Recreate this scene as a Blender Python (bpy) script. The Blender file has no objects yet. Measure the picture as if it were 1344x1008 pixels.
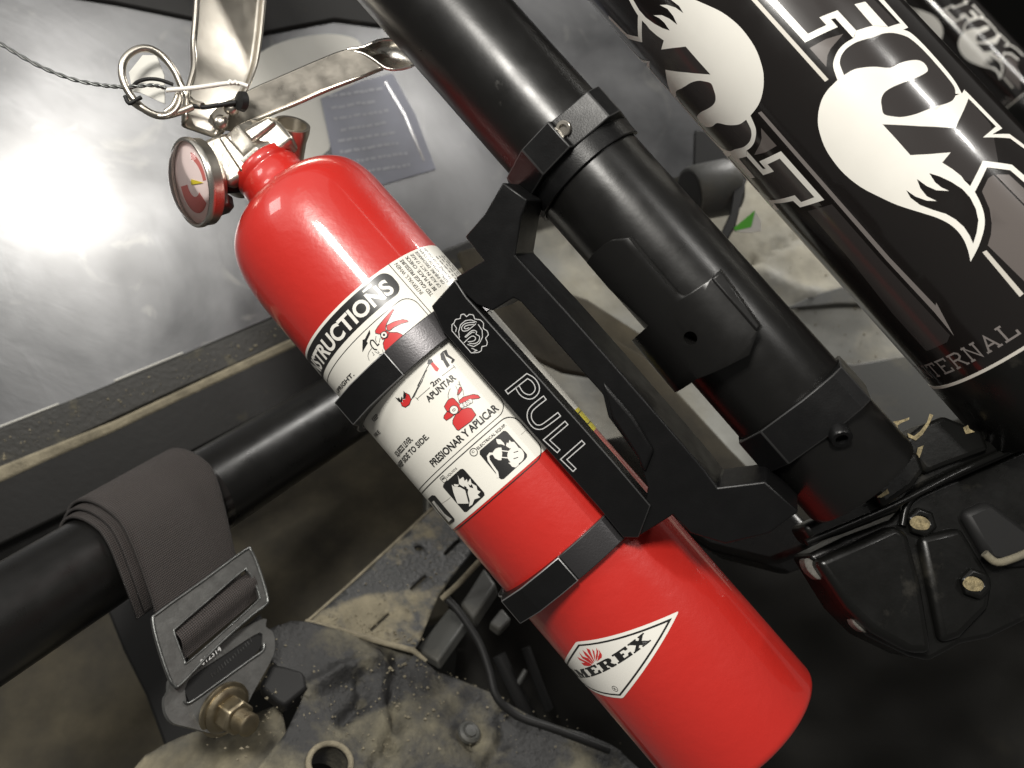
import bpy, bmesh, math, random
import numpy as np
from mathutils import Vector, Matrix, noise
from mathutils.geometry import tessellate_polygon, delaunay_2d_cdt
R_ = math.radians
random.seed(7)
scene = bpy.context.scene
COL = scene.collection

# ------------------------------------------------------------------ space
# Shapes are worked out in the photographer's own axes (metres, x right, y up, z towards the lens)
# and turned into the upright world by C2W.
F = 1088.0
def V(*a): return np.array(a, float)
def nrm(a): return np.array(a, float) / np.linalg.norm(a)
_up = nrm((-.372, .78, .5))
_xw = nrm(V(1, 0, 0) - _up * _up[0])
_yw = np.cross(_up, _xw)
C2W = np.array([_xw, _yw, _up])
CAM = V(0, 0, 1.25)
def W(p): return C2W @ np.asarray(p, float) + CAM
def WD(v): return C2W @ np.asarray(v, float)

# ------------------------------------------------------------------ camera
cam = bpy.data.cameras.new('camera'); camo = bpy.data.objects.new('camera', cam); COL.objects.link(camo)
m = Matrix([list(C2W[i]) + [CAM[i]] for i in range(3)] + [[0, 0, 0, 1]])
camo.matrix_world = m
cam.sensor_width = 36; cam.lens = 36 * F / 1344
cam.clip_start = .01; cam.clip_end = 60
cam.dof.use_dof = True; cam.dof.focus_distance = .345; cam.dof.aperture_fstop = 11
scene.camera = camo

# ------------------------------------------------------------------ world, lamps, exposure
wd = bpy.data.worlds.new('World'); scene.world = wd; wd.use_nodes = True
wd.node_tree.nodes['Background'].inputs[0].default_value = (1, .97, .91, 1)
wd.node_tree.nodes['Background'].inputs[1].default_value = .11
def lamp(name, pos, aim, sx, sy, power, col=(1, 1, 1), roll=None):
    l = bpy.data.lights.new(name, 'AREA'); l.shape = 'RECTANGLE'; l.size = sx; l.size_y = sy
    l.energy = power; l.color = col
    o = bpy.data.objects.new(name, l); COL.objects.link(o)
    p = Vector(W(pos)); a = Vector(W(aim))
    z = (p - a).normalized()
    r = Vector(WD(roll if roll is not None else (1, 0, 0)))
    x = (r - z * r.dot(z)).normalized(); y = z.cross(x)
    mm = Matrix((x, y, z)).transposed().to_4x4(); mm.translation = p
    o.matrix_world = mm
    return o
TGT = V(0, 0, -.36)
# work lamp behind the photographer, the two ceiling strips and the pale ceiling of the workshop
LAMP1 = V(-.09, .43, .9) * .78 + V(-.04, .05, -.37)
lamp('work_lamp', LAMP1, TGT, .105, .16, 6.6, (1, .965, .90), roll=(.75, .65, 0))
lamp('ceiling_strip', V(.49, .80, -.28) * 1.9 + TGT, TGT, .14, .9, 22, (1, .97, .92), roll=(.75, .65, -.1))
lamp('ceiling_strip', V(.51, .53, .67) * 2.0 + TGT, TGT, .10, .24, 6.5, (1, .97, .92), roll=(.66, .6, .45))
lamp('ceiling_panel', V(-.75, .55, .55) * 2.2 + TGT, TGT, .6, .6, 11, (1, .975, .93))
lamp('ceiling_glow', nrm((-.372, .78, .5)) * 1.9 + TGT, TGT, 2.6, 2.6, 9.5, (1, .975, .93))
scene.view_settings.view_transform = 'Standard'; scene.view_settings.look = 'None'
scene.view_settings.exposure = 0; scene.view_settings.gamma = 1
scene.cycles.max_bounces = 10
scene.cycles.use_denoising = True

# ------------------------------------------------------------------ projection helpers
def ray(px, py): return V((px - 672) / F, -(py - 504) / F, -1.0)
def U(px, py, z): return ray(px, py) * z
class Zm:                      # reading a traced outline from an enlargement: origin and scale
    def __init__(s, x, y, w, W=1344.): s.x, s.y, s.f = x, y, w / W
    def __call__(s, *pts): return [(s.x + a * s.f, s.y + b * s.f) for a, b in pts]
class Cyl:
    def __init__(s, P, d, R, c=None):
        s.P = np.array(P, float); s.d = nrm(d); s.R = R
        c = -s.P if c is None else np.array(c, float)
        c = c - s.d * (c @ s.d); s.c = nrm(c)
        s.n = np.cross(s.d, s.c)
        if s.n[0] < 0: s.n = -s.n
    def ang(s, px, py, R=None):
        R = R or s.R; r = ray(px, py); a = r - s.d * (r @ s.d); c = -s.P + s.d * (s.P @ s.d)
        A = a @ a; B = 2 * a @ c; C = c @ c - R * R; D = B * B - 4 * A * C
        t = (-B - math.sqrt(max(D, 0))) / (2 * A); X = r * t - s.P
        return math.atan2(X @ s.n, X @ s.c), X @ s.d
    def uv(s, px, py):
        th, v = s.ang(px, py); return (s.R * th, v)
    def at(s, th, v, R=None):
        R = s.R if R is None else R
        return s.P + s.d * v + R * (math.cos(th) * s.c + math.sin(th) * s.n)
    def map(s, u, v, off=0): return s.at(u / s.R, v, s.R + off)
    def on(s, px, py, c=0.):
        r = ray(px, py); return r * (((s.P + s.c * c) @ s.c) / (r @ s.c))
    step = .0035
class Pln:
    def __init__(s, P, ex, N):
        s.P = np.array(P, float); s.N = nrm(N); ex = np.array(ex, float)
        s.ex = nrm(ex - s.N * (ex @ s.N)); s.ey = np.cross(s.N, s.ex)
    def hit(s, px, py, off=0):
        r = ray(px, py); return r * (((s.P + s.N * off) @ s.N) / (r @ s.N))
    def uv(s, px, py):
        X = s.hit(px, py) - s.P; return (X @ s.ex, X @ s.ey)
    def map(s, u, v, off=0): return s.P + s.ex * u + s.ey * v + s.N * off
    step = None
def pl3(a, b, c):
    A, B, C = U(*a), U(*b), U(*c); N = nrm(np.cross(B - A, C - A))
    if N[2] < 0: N = -N
    return Pln(A, B - A, N)

BOT = Cyl((.00265, -.03792, -.36268), (.65593, -.75172, .06834), .038)
_k = .0235 / .0254
TUB = Cyl((.04707 * _k, .07494 * _k, -.35944 * _k), (.64386, -.7594, .09354), .0235)
SHK = Cyl((.15476, .09763, -.35268), (.63088, -.76886, .10412), .045)
_a, _b = U(50, 786, .41), U(400, 567, .56)
CRS = Cyl(_a, _b - _a, .0254)
PHI = R_(25)
MV = BOT.n * math.cos(PHI) + BOT.c * math.sin(PHI)
QV = BOT.c * math.cos(PHI) - BOT.n * math.sin(PHI)
def qplane(q): return Pln(BOT.P + QV * q, BOT.d, QV)
WN = nrm(nrm(LAMP1 - U(80, 255, .58)) - nrm(U(80, 255, .58)))      # the sheet leans so that the work lamp glares at its left end
WIN = Pln(U(200, 300, .60), (1, .37, -.2), WN)

# ------------------------------------------------------------------ mesh builder
class MB:
    def __init__(s): s.v = []; s.f = []; s.uv = None; s.mi = []
    def add(s, vs, fs, mi=0):
        o = len(s.v); s.v += [np.asarray(p, float) for p in vs]
        s.f += [[i + o for i in f] for f in fs]; s.mi += [mi] * len(fs); return s
    def prism(s, front, vec, mi=0):
        n = len(front); vec = np.asarray(vec, float)
        vs = list(front) + [p + vec for p in front]
        fs = [list(range(n)), list(range(2 * n - 1, n - 1, -1))]
        fs += [[i, i + n, (i + 1) % n + n, (i + 1) % n] for i in range(n)]
        return s.add(vs, fs, mi)
    def holed(s, front, holes, vec):
        vec = np.asarray(vec, float); loops = [front] + holes; allv = [p for l in loops for p in l]; N = len(allv)
        tr = tessellate_polygon([[Vector(p) for p in l] for l in loops])
        vs = allv + [p + vec for p in allv]
        fs = [list(t) for t in tr] + [[i + N for i in t][::-1] for t in tr]
        o = 0
        for l in loops:
            k = len(l); fs += [[o + i, o + i + N, o + (i + 1) % k + N, o + (i + 1) % k] for i in range(k)]; o += k
        return s.add(vs, fs)
    def ring(s, rings, closed=True, cap=True):      # list of equal-length loops
        k = len(rings[0]); vs = [p for r in rings for p in r]; fs = []
        for i in range(len(rings) - 1):
            for j in range(k if closed else k - 1):
                a = i * k + j; b = i * k + (j + 1) % k; fs.append([a, b, b + k, a + k])
        if cap and closed:
            fs.append(list(range(k))); fs.append([(len(rings) - 1) * k + j for j in range(k)][::-1])
        return s.add(vs, fs)
    def lathe(s, P, d, prof, n=64, cap=True, a0=0., ref=None):     # prof: (axial, radius)
        d = nrm(d); e = nrm(np.cross(d, (.3, .9, .2) if ref is None else ref)); g = np.cross(d, e)
        rings = [[P + d * t + r * (math.cos(a0 + 2 * math.pi * j / n) * e + math.sin(a0 + 2 * math.pi * j / n) * g) for j in range(n)] for t, r in prof]
        return s.ring(rings, True, cap)
    def tube(s, path, r, n=12, cap=True):
        path = [np.asarray(p, float) for p in path]; rings = []; prev = None
        for i, p in enumerate(path):
            t = nrm(path[min(i + 1, len(path) - 1)] - path[max(i - 1, 0)])
            e = np.cross(t, (.31, .2, .93)) if prev is None else prev - t * (prev @ t)
            e = nrm(e); prev = e; g = np.cross(t, e); rr = r[i] if hasattr(r, '__len__') else r
            rings.append([p + rr * (math.cos(2 * math.pi * j / n) * e + math.sin(2 * math.pi * j / n) * g) for j in range(n)])
        return s.ring(rings, True, cap)
WLOC = {}
def thing(name, org, label, cat, group=None):
    o = bpy.data.objects.new(name, None); COL.objects.link(o); o.empty_display_size = .02
    w = W(org); o.location = w; WLOC[o] = w
    o['label'] = label; o['category'] = cat
    if group: o['group'] = group
    return o
def mk(name, mb, mats, parent=None, smooth=35, bevel=0, segs=2, bmat=-1, label=None, cat=None, kind=None, group=None, org=None, subs=0, clean=True, solid=0):
    if not isinstance(mats, (list, tuple)): mats = [mats]
    wl = WLOC[parent] if parent is not None else (W(org) if org is not None else W(mb.v[0]))
    vw = np.array(mb.v) @ C2W.T + CAM - wl
    me = bpy.data.meshes.new(name); me.from_pydata([tuple(p) for p in vw], [], mb.f)
    if clean:
        bm = bmesh.new(); bm.from_mesh(me); bm.faces.ensure_lookup_table()
        for f, k in zip(bm.faces, mb.mi): f.material_index = k
        bmesh.ops.remove_doubles(bm, verts=bm.verts, dist=1e-6)
        bmesh.ops.recalc_face_normals(bm, faces=bm.faces); bm.to_mesh(me); bm.free()
    for mt in mats: me.materials.append(mt)
    if smooth:
        me.polygons.foreach_set('use_smooth', [True] * len(me.polygons)); me.set_sharp_from_angle(angle=R_(smooth))
    o = bpy.data.objects.new(name, me); COL.objects.link(o)
    if parent is not None: o.parent = parent
    else: o.location = wl
    WLOC[o] = wl
    if solid:
        md = o.modifiers.new('solid', 'SOLIDIFY'); md.thickness = solid; md.offset = -1
    if bevel:
        md = o.modifiers.new('bevel', 'BEVEL'); md.width = bevel; md.segments = segs; md.limit_method = 'ANGLE'; md.angle_limit = R_(28)
        md.harden_normals = False
        if bmat >= 0: md.material = bmat
    if subs:
        md = o.modifiers.new('sub', 'SUBSURF'); md.levels = subs; md.render_levels = subs
    if label: o['label'] = label
    if cat: o['category'] = cat
    if kind: o['kind'] = kind
    if group: o['group'] = group
    return o

# ---- flat print on a surface (cylinder or plane), as thin sheets a few hundredths of a millimetre proud
def tess(polys):
    vs, fs = [], []
    for outer, holes in polys:
        loops = [outer] + list(holes); allv = [p for l in loops for p in l]
        try: tr = tessellate_polygon([[Vector((p[0] * 1000, p[1] * 1000, 0)) for p in l] for l in loops])
        except Exception: continue
        o = len(vs); vs += allv; fs += [[i + o for i in t] for t in tr]
    return vs, fs
def wrap(surf, vs, fs, off):
    bm = bmesh.new(); bv = [bm.verts.new((p[0], p[1], 0)) for p in vs]
    for f in fs:
        try: bm.faces.new([bv[i] for i in f])
        except ValueError: pass
    if surf.step:
        us = [p[0] for p in vs]; a = math.floor(min(us) / surf.step) + 1
        while a * surf.step < max(us):
            bmesh.ops.bisect_plane(bm, geom=bm.verts[:] + bm.edges[:] + bm.faces[:], plane_co=(a * surf.step, 0, 0), plane_no=(1, 0, 0), dist=1e-7)
            a += 1
    mb = MB(); bm.verts.index_update()
    mb.add([surf.map(v.co.x, v.co.y, off) for v in bm.verts], [[v.index for v in f.verts] for f in bm.faces])
    # face outwards
    bm.free(); return mb
def decal(name, surf, polys, off, mat, parent, **k):
    vs, fs = tess(polys); mb = wrap(surf, vs, fs, off)
    if not mb.f: return None
    # orient: normals along the surface's own outside
    fs2 = []
    for f in mb.f:
        a, b, c = mb.v[f[0]], mb.v[f[1]], mb.v[f[2]]; nn = np.cross(b - a, c - a); ctr = (a + b + c) / 3
        out = surf.N if isinstance(surf, Pln) else (ctr - surf.P) - surf.d * ((ctr - surf.P) @ surf.d)
        fs2.append(f if nn @ out > 0 else f[::-1])
    mb.f = fs2
    return mk(name, mb, mat, parent, smooth=60, clean=False, **k)
def P(surf, pts): return [surf.uv(*p) for p in pts]
def strokes(lines, w, closed=False):         # ribbons along polylines in (u, v)
    out = []
    for L in lines:
        L = [np.array(p) for p in L]; n = len(L); le, ri = [], []
        for i in range(n):
            a = L[i - 1] if (i > 0 or closed) else L[0]; b = L[(i + 1) % n] if (i < n - 1 or closed) else L[-1]
            if i == 0 and not closed: a = L[0]
            t1 = L[i] - a; t2 = b - L[i]
            t1 = t1 / (np.linalg.norm(t1) or 1); t2 = t2 / (np.linalg.norm(t2) or 1)
            t = t1 + t2; t = t / (np.linalg.norm(t) or 1)
            nn = np.array([-t[1], t[0]]); ref = t2 if np.linalg.norm(t2) > 0 else t1
            cs = max(.45, abs(nn @ np.array([-ref[1], ref[0]])))
            le.append(L[i] + nn * w / 2 / cs); ri.append(L[i] - nn * w / 2 / cs)
        m_ = n if closed else n - 1
        for i in range(m_):
            j = (i + 1) % n; out.append(([le[i], le[j], ri[j], ri[i]], []))
    return out
_fc = {}
def glyphs(txt, bold=0.):
    key = (txt, bold)
    if key in _fc: return _fc[key]
    cu = bpy.data.curves.new('t', 'FONT'); cu.body = txt; cu.size = 1; cu.resolution_u = 4; cu.offset = bold; cu.fill_mode = 'FRONT'
    ob = bpy.data.objects.new('t', cu); COL.objects.link(ob)
    dg = bpy.context.evaluated_depsgraph_get(); me = ob.evaluated_get(dg).to_mesh()
    vs = [(v.co.x, v.co.y) for v in me.vertices]; fs = [list(p.vertices) for p in me.polygons]
    ob.evaluated_get(dg).to_mesh_clear(); bpy.data.objects.remove(ob); bpy.data.curves.remove(cu)
    x0 = min(p[0] for p in vs); x1 = max(p[0] for p in vs)
    _fc[key] = (vs, fs, x0, x1); return _fc[key]
CAPH = .727
def text(name, surf, txt, a, b, h, off, mat, parent, bold=0., fit=None, lab=None):
    """a, b: (u,v) ends of the base line of `fit` (default all of txt), h: cap-height vector in (u,v)"""
    vs, fs, x0, x1 = glyphs(txt, bold); a = np.array(a); b = np.array(b); h = np.array(h)
    vsc = [a + (b - a) * ((x - x0) / (x1 - x0)) + h * (y / CAPH) for x, y in vs]
    mb = wrap(surf, vsc, fs, off)
    fs2 = []
    for f in mb.f:
        p, q, r = mb.v[f[0]], mb.v[f[1]], mb.v[f[2]]; nn = np.cross(q - p, r - p); ctr = (p + q + r) / 3
        out = surf.N if isinstance(surf, Pln) else (ctr - surf.P) - surf.d * ((ctr - surf.P) @ surf.d)
        fs2.append(f if nn @ out > 0 else f[::-1])
    mb.f = fs2
    return mk(name, mb, mat, parent, smooth=60, clean=False)
def rrect(x0, y0, x1, y1, r, n=6):
    pts = []
    for cx, cy, a in ((x1 - r, y1 - r, 0), (x0 + r, y1 - r, 90), (x0 + r, y0 + r, 180), (x1 - r, y0 + r, 270)):
        for i in range(n + 1):
            t = R_(a + 90 * i / n); pts.append((cx + r * math.cos(t), cy + r * math.sin(t)))
    return pts
def smooth_path(pts, n=6):
    pts = [np.array(p, float) for p in pts]; out = []
    for i in range(len(pts) - 1):
        p0 = pts[max(i - 1, 0)]; p1 = pts[i]; p2 = pts[i + 1]; p3 = pts[min(i + 2, len(pts) - 1)]
        for k in range(n):
            t = k / n; out.append(.5 * ((2 * p1) + (-p0 + p2) * t + (2 * p0 - 5 * p1 + 4 * p2 - p3) * t * t + (-p0 + 3 * p1 - 3 * p2 + p3) * t ** 3))
    out.append(pts[-1]); return out
def smooth_loop(pts, n=4, sharp=()):
    """closed Catmull-Rom through pts; indices in sharp keep a corner"""
    pts = [np.array(p, float) for p in pts]; N = len(pts); out = []
    for i in range(N):
        p1, p2 = pts[i], pts[(i + 1) % N]
        p0 = p1 - (p2 - p1) if i in sharp else pts[i - 1]
        p3 = p2 + (p2 - p1) if (i + 1) % N in sharp else pts[(i + 2) % N]
        for k in range(n):
            t = k / n; out.append(.5 * ((2 * p1) + (-p0 + p2) * t + (2 * p0 - 5 * p1 + 4 * p2 - p3) * t * t + (-p0 + 3 * p1 - 3 * p2 + p3) * t ** 3))
    return out

# ------------------------------------------------------------------ materials
def mat(name, base, rough=.4, metal=0., coat=0., spec=.5, bump=0., bscale=400., rvar=0., var=0., vscale=60., dirt=None, dscale=25., dlo=.45, dhi=.6, detail=6., aniso=0., coatr=.08):
    mt = bpy.data.materials.new(name); mt.use_nodes = True; nt = mt.node_tree; b = nt.nodes['Principled BSDF']
    b.inputs['Base Color'].default_value = (*base, 1); b.inputs['Roughness'].default_value = rough; b.inputs['Metallic'].default_value = metal
    b.inputs['Coat Weight'].default_value = coat; b.inputs['Coat Roughness'].default_value = coatr; b.inputs['Specular IOR Level'].default_value = spec
    tc = nt.nodes.new('ShaderNodeTexCoord'); out = tc.outputs['Object']
    def nz(sc, det=detail, rgh=.55):
        n = nt.nodes.new('ShaderNodeTexNoise'); n.inputs['Scale'].default_value = sc; n.inputs['Detail'].default_value = det; n.inputs['Roughness'].default_value = rgh
        nt.links.new(out, n.inputs['Vector']); return n.outputs['Fac']
    def ramp(fac, lo, hi, a, c):
        r = nt.nodes.new('ShaderNodeMapRange'); r.inputs['From Min'].default_value = lo; r.inputs['From Max'].default_value = hi
        r.inputs['To Min'].default_value = a; r.inputs['To Max'].default_value = c; nt.links.new(fac, r.inputs['Value']); return r.outputs[0]
    col = None
    if var:
        mx = nt.nodes.new('ShaderNodeMix'); mx.data_type = 'RGBA'; nt.links.new(ramp(nz(vscale), .3, .7, 0, 1), mx.inputs['Factor'])
        mx.inputs[6].default_value = (*[c * (1 - var) for c in base], 1); mx.inputs[7].default_value = (*[min(1, c * (1 + var)) for c in base], 1); col = mx.outputs[2]
    rg = None
    if rvar: rg = ramp(nz(vscale * 1.7), .3, .7, max(.02, rough - rvar), min(1, rough + rvar))
    if dirt is not None:
        dm = ramp(nz(dscale, 9, .62), dlo, dhi, 0, 1)
        mx = nt.nodes.new('ShaderNodeMix'); mx.data_type = 'RGBA'; nt.links.new(dm, mx.inputs['Factor'])
        if col is not None: nt.links.new(col, mx.inputs[6])
        else: mx.inputs[6].default_value = (*base, 1)
        d2 = nt.nodes.new('ShaderNodeMix'); d2.data_type = 'RGBA'; nt.links.new(ramp(nz(dscale * 5), .3, .7, 0, 1), d2.inputs['Factor'])
        d2.inputs[6].default_value = (*[c * .6 for c in dirt], 1); d2.inputs[7].default_value = (*dirt, 1); nt.links.new(d2.outputs[2], mx.inputs[7]); col = mx.outputs[2]
        r2 = nt.nodes.new('ShaderNodeMix'); nt.links.new(dm, r2.inputs['Factor']); r2.inputs[3].default_value = .9
        if rg is not None: nt.links.new(rg, r2.inputs[2])
        else: r2.inputs[2].default_value = rough
        rg = r2.outputs[0]
    if col is not None: nt.links.new(col, b.inputs['Base Color'])
    if rg is not None: nt.links.new(rg, b.inputs['Roughness'])
    if bump:
        bp = nt.nodes.new('ShaderNodeBump'); bp.inputs['Strength'].default_value = bump; bp.inputs['Distance'].default_value = .001
        nt.links.new(nz(bscale, 4), bp.inputs['Height']); nt.links.new(bp.outputs[0], b.inputs['Normal'])
    if aniso: b.inputs['Anisotropic'].default_value = aniso
    return mt
M = {}
M['red'] = mat('red_enamel', (.50, .021, .015), .34, coat=.8, coatr=.06, bump=.16, bscale=230, rvar=.06, vscale=25, dirt=(.42, .10, .07), dscale=60, dlo=.66, dhi=.86)
M['label'] = mat('label_film', (.80, .78, .71), .33, coat=.3, coatr=.2, var=.03, vscale=35, bump=.04, bscale=90)
M['ink'] = mat('black_ink', (.013, .013, .013), .38, coat=.3, coatr=.25)
M['inkthin'] = mat('grey_ink', (.07, .07, .07), .4)
M['inkred'] = mat('red_ink', (.56, .03, .03), .38)
M['white'] = mat('white_film', (.80, .78, .72), .3, coat=.3, coatr=.15, var=.03, vscale=40, dirt=(.35, .32, .25), dscale=170, dlo=.74, dhi=.80)
M['crease'] = mat('crease_grey', (.42, .40, .36), .5)  # plain grey for the crease lines drawn on the label
M['yellow'] = mat('yellow_film', (.72, .62, .03), .4)
M['anod'] = mat('black_anodised', (.005, .005, .0052), .36, spec=.28, bump=.08, bscale=1500, rvar=.05, vscale=80)
M['edge'] = mat('worn_glint_edge', (.06, .06, .06), .42, metal=.6)  # paler chamfers: worn metal plus the glint edges catch, put into the colour
M['brushed'] = mat('brushed_anodised', (.085, .082, .085), .33, metal=.85, bump=.06, bscale=1200)
M['edgelug'] = mat('bright_edge', (.3, .3, .3), .42, metal=.7)  # paler still on the lugs, edge glint painted the same way
M['engr'] = mat('engraved_aluminium', (.75, .75, .74), .45, metal=.3)
M['powder'] = mat('black_powder_coat', (.005, .005, .0046), .30, spec=.32, bump=.05, bscale=500, rvar=.05, vscale=60, dirt=(.09, .08, .06), dscale=34, dlo=.56, dhi=.95)
M['tubeblk'] = mat('black_tube_paint', (.006, .0058, .0055), .31, spec=.42, bump=.025, bscale=500, rvar=.05, vscale=50, dirt=(.09, .085, .075), dscale=45, dlo=.70, dhi=.86)
M['shock'] = mat('black_gloss_wrap', (.010, .0085, .008), .16, coat=.4, bump=.03, bscale=60, rvar=.04, vscale=40, dirt=(.3, .28, .24), dscale=210, dlo=.79, dhi=.82)
M['shockmid'] = mat('charcoal_print', (.035, .031, .030), .2, coat=.4)
M['shockgrey'] = mat('grey_print', (.12, .105, .098), .22, coat=.4)
M['shockline'] = mat('pale_print', (.58, .55, .49), .28, coat=.3)
M['shockdim'] = mat('dim_print', (.20, .18, .17), .3, coat=.3)
M['nickel'] = mat('plated_steel', (.53, .495, .435), .33, metal=1, bump=.06, bscale=120, rvar=.07, vscale=60)
M['bright'] = mat('bright_plating', (.74, .71, .65), .28, metal=1, rvar=.05, vscale=80)
M['cast'] = mat('cast_nickel', (.52, .49, .435), .36, metal=1, bump=.25, bscale=350, rvar=.06, vscale=90)
M['steel'] = mat('bare_steel', (.20, .205, .20), .40, metal=1, bump=.1, bscale=500, rvar=.1, vscale=90)
M['zinc'] = mat('yellow_zinc', (.30, .255, .175), .42, metal=1, rvar=.1, vscale=120, bump=.1, bscale=500)
M['dullzinc'] = mat('dull_zinc', (.135, .135, .13), .42, metal=.55, rvar=.08, vscale=120, var=.12, bump=.15, bscale=700)
M['rubber'] = mat('black_rubber', (.009, .009, .009), .55, spec=.35)
M['plastic'] = mat('grey_plastic', (.066, .067, .063), .5, bump=.2, bscale=350, dirt=(.14, .13, .10), dscale=22, dlo=.5, dhi=.75)
M['darkpanel'] = mat('dark_panel', (.032, .028, .020), .6, bump=.2, bscale=300, dirt=(.13, .112, .075), dscale=9, dlo=.40, dhi=.72, spec=.3)
M['flange'] = mat('muddy_flange', (.040, .041, .041), .5, bump=.8, bscale=330, dirt=(.25, .22, .15), dscale=17, dlo=.47, dhi=.55)
M['flange2'] = mat('mud_caked_plate', (.09, .085, .07), .7, bump=.6, bscale=300, dirt=(.27, .24, .165), dscale=25, dlo=.38, dhi=.6)
M['fender'] = mat('muddy_plastic', (.021, .021, .021), .6, bump=1., bscale=330, dirt=(.19, .172, .12), dscale=19, dlo=.46, dhi=.62)
M['mud'] = mat('dried_mud', (.21, .185, .13), .9, bump=.8, bscale=500, var=.35, vscale=90)
M['gasket'] = mat('muddy_gasket', (.022, .021, .018), .5, bump=.3, bscale=300, dirt=(.13, .12, .09), dscale=60, dlo=.56, dhi=.66)
M['bed'] = mat('muddy_bed', (.24, .24, .22), .6, bump=.8, bscale=90, dirt=(.42, .395, .32), dscale=8, dlo=.42, dhi=.6, var=.3, vscale=14)
M['paper'] = mat('paper', (.62, .61, .56), .4, var=.08, vscale=12)
M['dial'] = mat('pinkish_dial', (.93, .80, .77), .4)
M['dialred'] = mat('dial_red', (.62, .17, .15), .4)
M['rowprint'] = mat('reflected_print', (.40, .41, .45), .4)  # rows of print as reflected in the pane
M['seal'] = mat('black_seal', (.010, .0095, .009), .5, spec=.35, bump=.1, bscale=200, dirt=(.06, .055, .04), dscale=40, dlo=.62, dhi=.75)
M['blue'] = mat('reflected_blue', (.20, .21, .265), .35, var=.25, vscale=20)  # bluish tone of the reflection built on the pane
M['green'] = mat('green_film', (.10, .50, .03), .35)
M['chip'] = mat('bare_chip', (.24, .195, .105), .6, metal=.2, var=.5, vscale=500, bump=.6, bscale=900)
M['wall'] = mat('unlit_wall', (.012, .012, .011), .9, spec=.1, var=.3, vscale=2)
M['grommet'] = mat('dusty_grommet', (.10, .095, .085), .7, var=.5, vscale=300, bump=.4, bscale=600)
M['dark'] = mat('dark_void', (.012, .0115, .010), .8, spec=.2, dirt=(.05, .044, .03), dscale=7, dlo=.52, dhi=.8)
# clear-plastic window: greyish, scratched and smeared, with mottled reflections mixed into its colour
def window_mat():
    mt = bpy.data.materials.new('scratched_window'); mt.use_nodes = True; nt = mt.node_tree; b = nt.nodes['Principled BSDF']; L = nt.links.new
    tc = nt.nodes.new('ShaderNodeTexCoord')
    def nz(sc, det, stretch=None, rot=0, dist=0.):
        mp = nt.nodes.new('ShaderNodeMapping'); mp.inputs['Scale'].default_value = stretch or (1, 1, 1); mp.inputs['Rotation'].default_value = (0, rot, rot)
        n = nt.nodes.new('ShaderNodeTexNoise'); n.inputs['Scale'].default_value = sc; n.inputs['Detail'].default_value = det; n.inputs['Distortion'].default_value = dist
        L(tc.outputs['Object'], mp.inputs[0]); L(mp.outputs[0], n.inputs['Vector']); return n.outputs['Fac']
    def mr(fac, lo, hi, a, c):
        r = nt.nodes.new('ShaderNodeMapRange'); r.inputs[1].default_value = lo; r.inputs[2].default_value = hi; r.inputs[3].default_value = a; r.inputs[4].default_value = c; L(fac, r.inputs[0]); return r.outputs[0]
    mx = nt.nodes.new('ShaderNodeMix'); mx.data_type = 'RGBA'; L(mr(nz(9, 6, dist=.6), .35, .66, 0, 1), mx.inputs['Factor'])
    mx.inputs[6].default_value = (.055, .057, .062, 1); mx.inputs[7].default_value = (.20, .203, .21, 1)
    m2 = nt.nodes.new('ShaderNodeMix'); m2.data_type = 'RGBA'; L(mr(nz(26, 8, dist=1.2), .60, .78, 0, .5), m2.inputs['Factor'])
    L(mx.outputs[2], m2.inputs[6]); m2.inputs[7].default_value = (.34, .335, .31, 1); L(m2.outputs[2], b.inputs['Base Color'])
    b.inputs['Metallic'].default_value = .55; L(mr(nz(14, 7), .3, .7, .33, .50), b.inputs['Roughness']); b.inputs['Specular IOR Level'].default_value = 1.
    b.inputs['Coat Weight'].default_value = .6; b.inputs['Coat Roughness'].default_value = .25; b.inputs['Coat IOR'].default_value = 1.6
    bp = nt.nodes.new('ShaderNodeBump'); bp.inputs['Strength'].default_value = .05; bp.inputs['Distance'].default_value = .002
    sc = nt.nodes.new('ShaderNodeMath'); sc.operation = 'ADD'; L(nz(18, 3, (4, 1, 1), .6, 1.), sc.inputs[0]); L(nz(26, 4, (1, 5, 1), -.5, .8), sc.inputs[1])
    s2 = nt.nodes.new('ShaderNodeMath'); s2.operation = 'ADD'; L(sc.outputs[0], s2.inputs[0]); L(nz(12, 2), s2.inputs[1])
    L(s2.outputs[0], bp.inputs['Height']); L(bp.outputs[0], b.inputs['Normal'])
    return mt
M['window'] = window_mat()
def glass_mat():       # thin clear cover: mostly see-through, mirror-like where it faces a lamp
    mt = bpy.data.materials.new('gauge_glass'); mt.use_nodes = True; nt = mt.node_tree; nt.nodes.clear()
    o = nt.nodes.new('ShaderNodeOutputMaterial'); mx = nt.nodes.new('ShaderNodeMixShader'); t = nt.nodes.new('ShaderNodeBsdfTransparent'); g = nt.nodes.new('ShaderNodeBsdfGlossy'); f = nt.nodes.new('ShaderNodeFresnel')
    t.inputs[0].default_value = (1, .98, .98, 1); g.inputs['Roughness'].default_value = .05; f.inputs[0].default_value = 1.4
    nt.links.new(f.outputs[0], mx.inputs[0]); nt.links.new(t.outputs[0], mx.inputs[1]); nt.links.new(g.outputs[0], mx.inputs[2]); nt.links.new(mx.outputs[0], o.inputs[0])
    return mt
M['glass'] = glass_mat()
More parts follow.
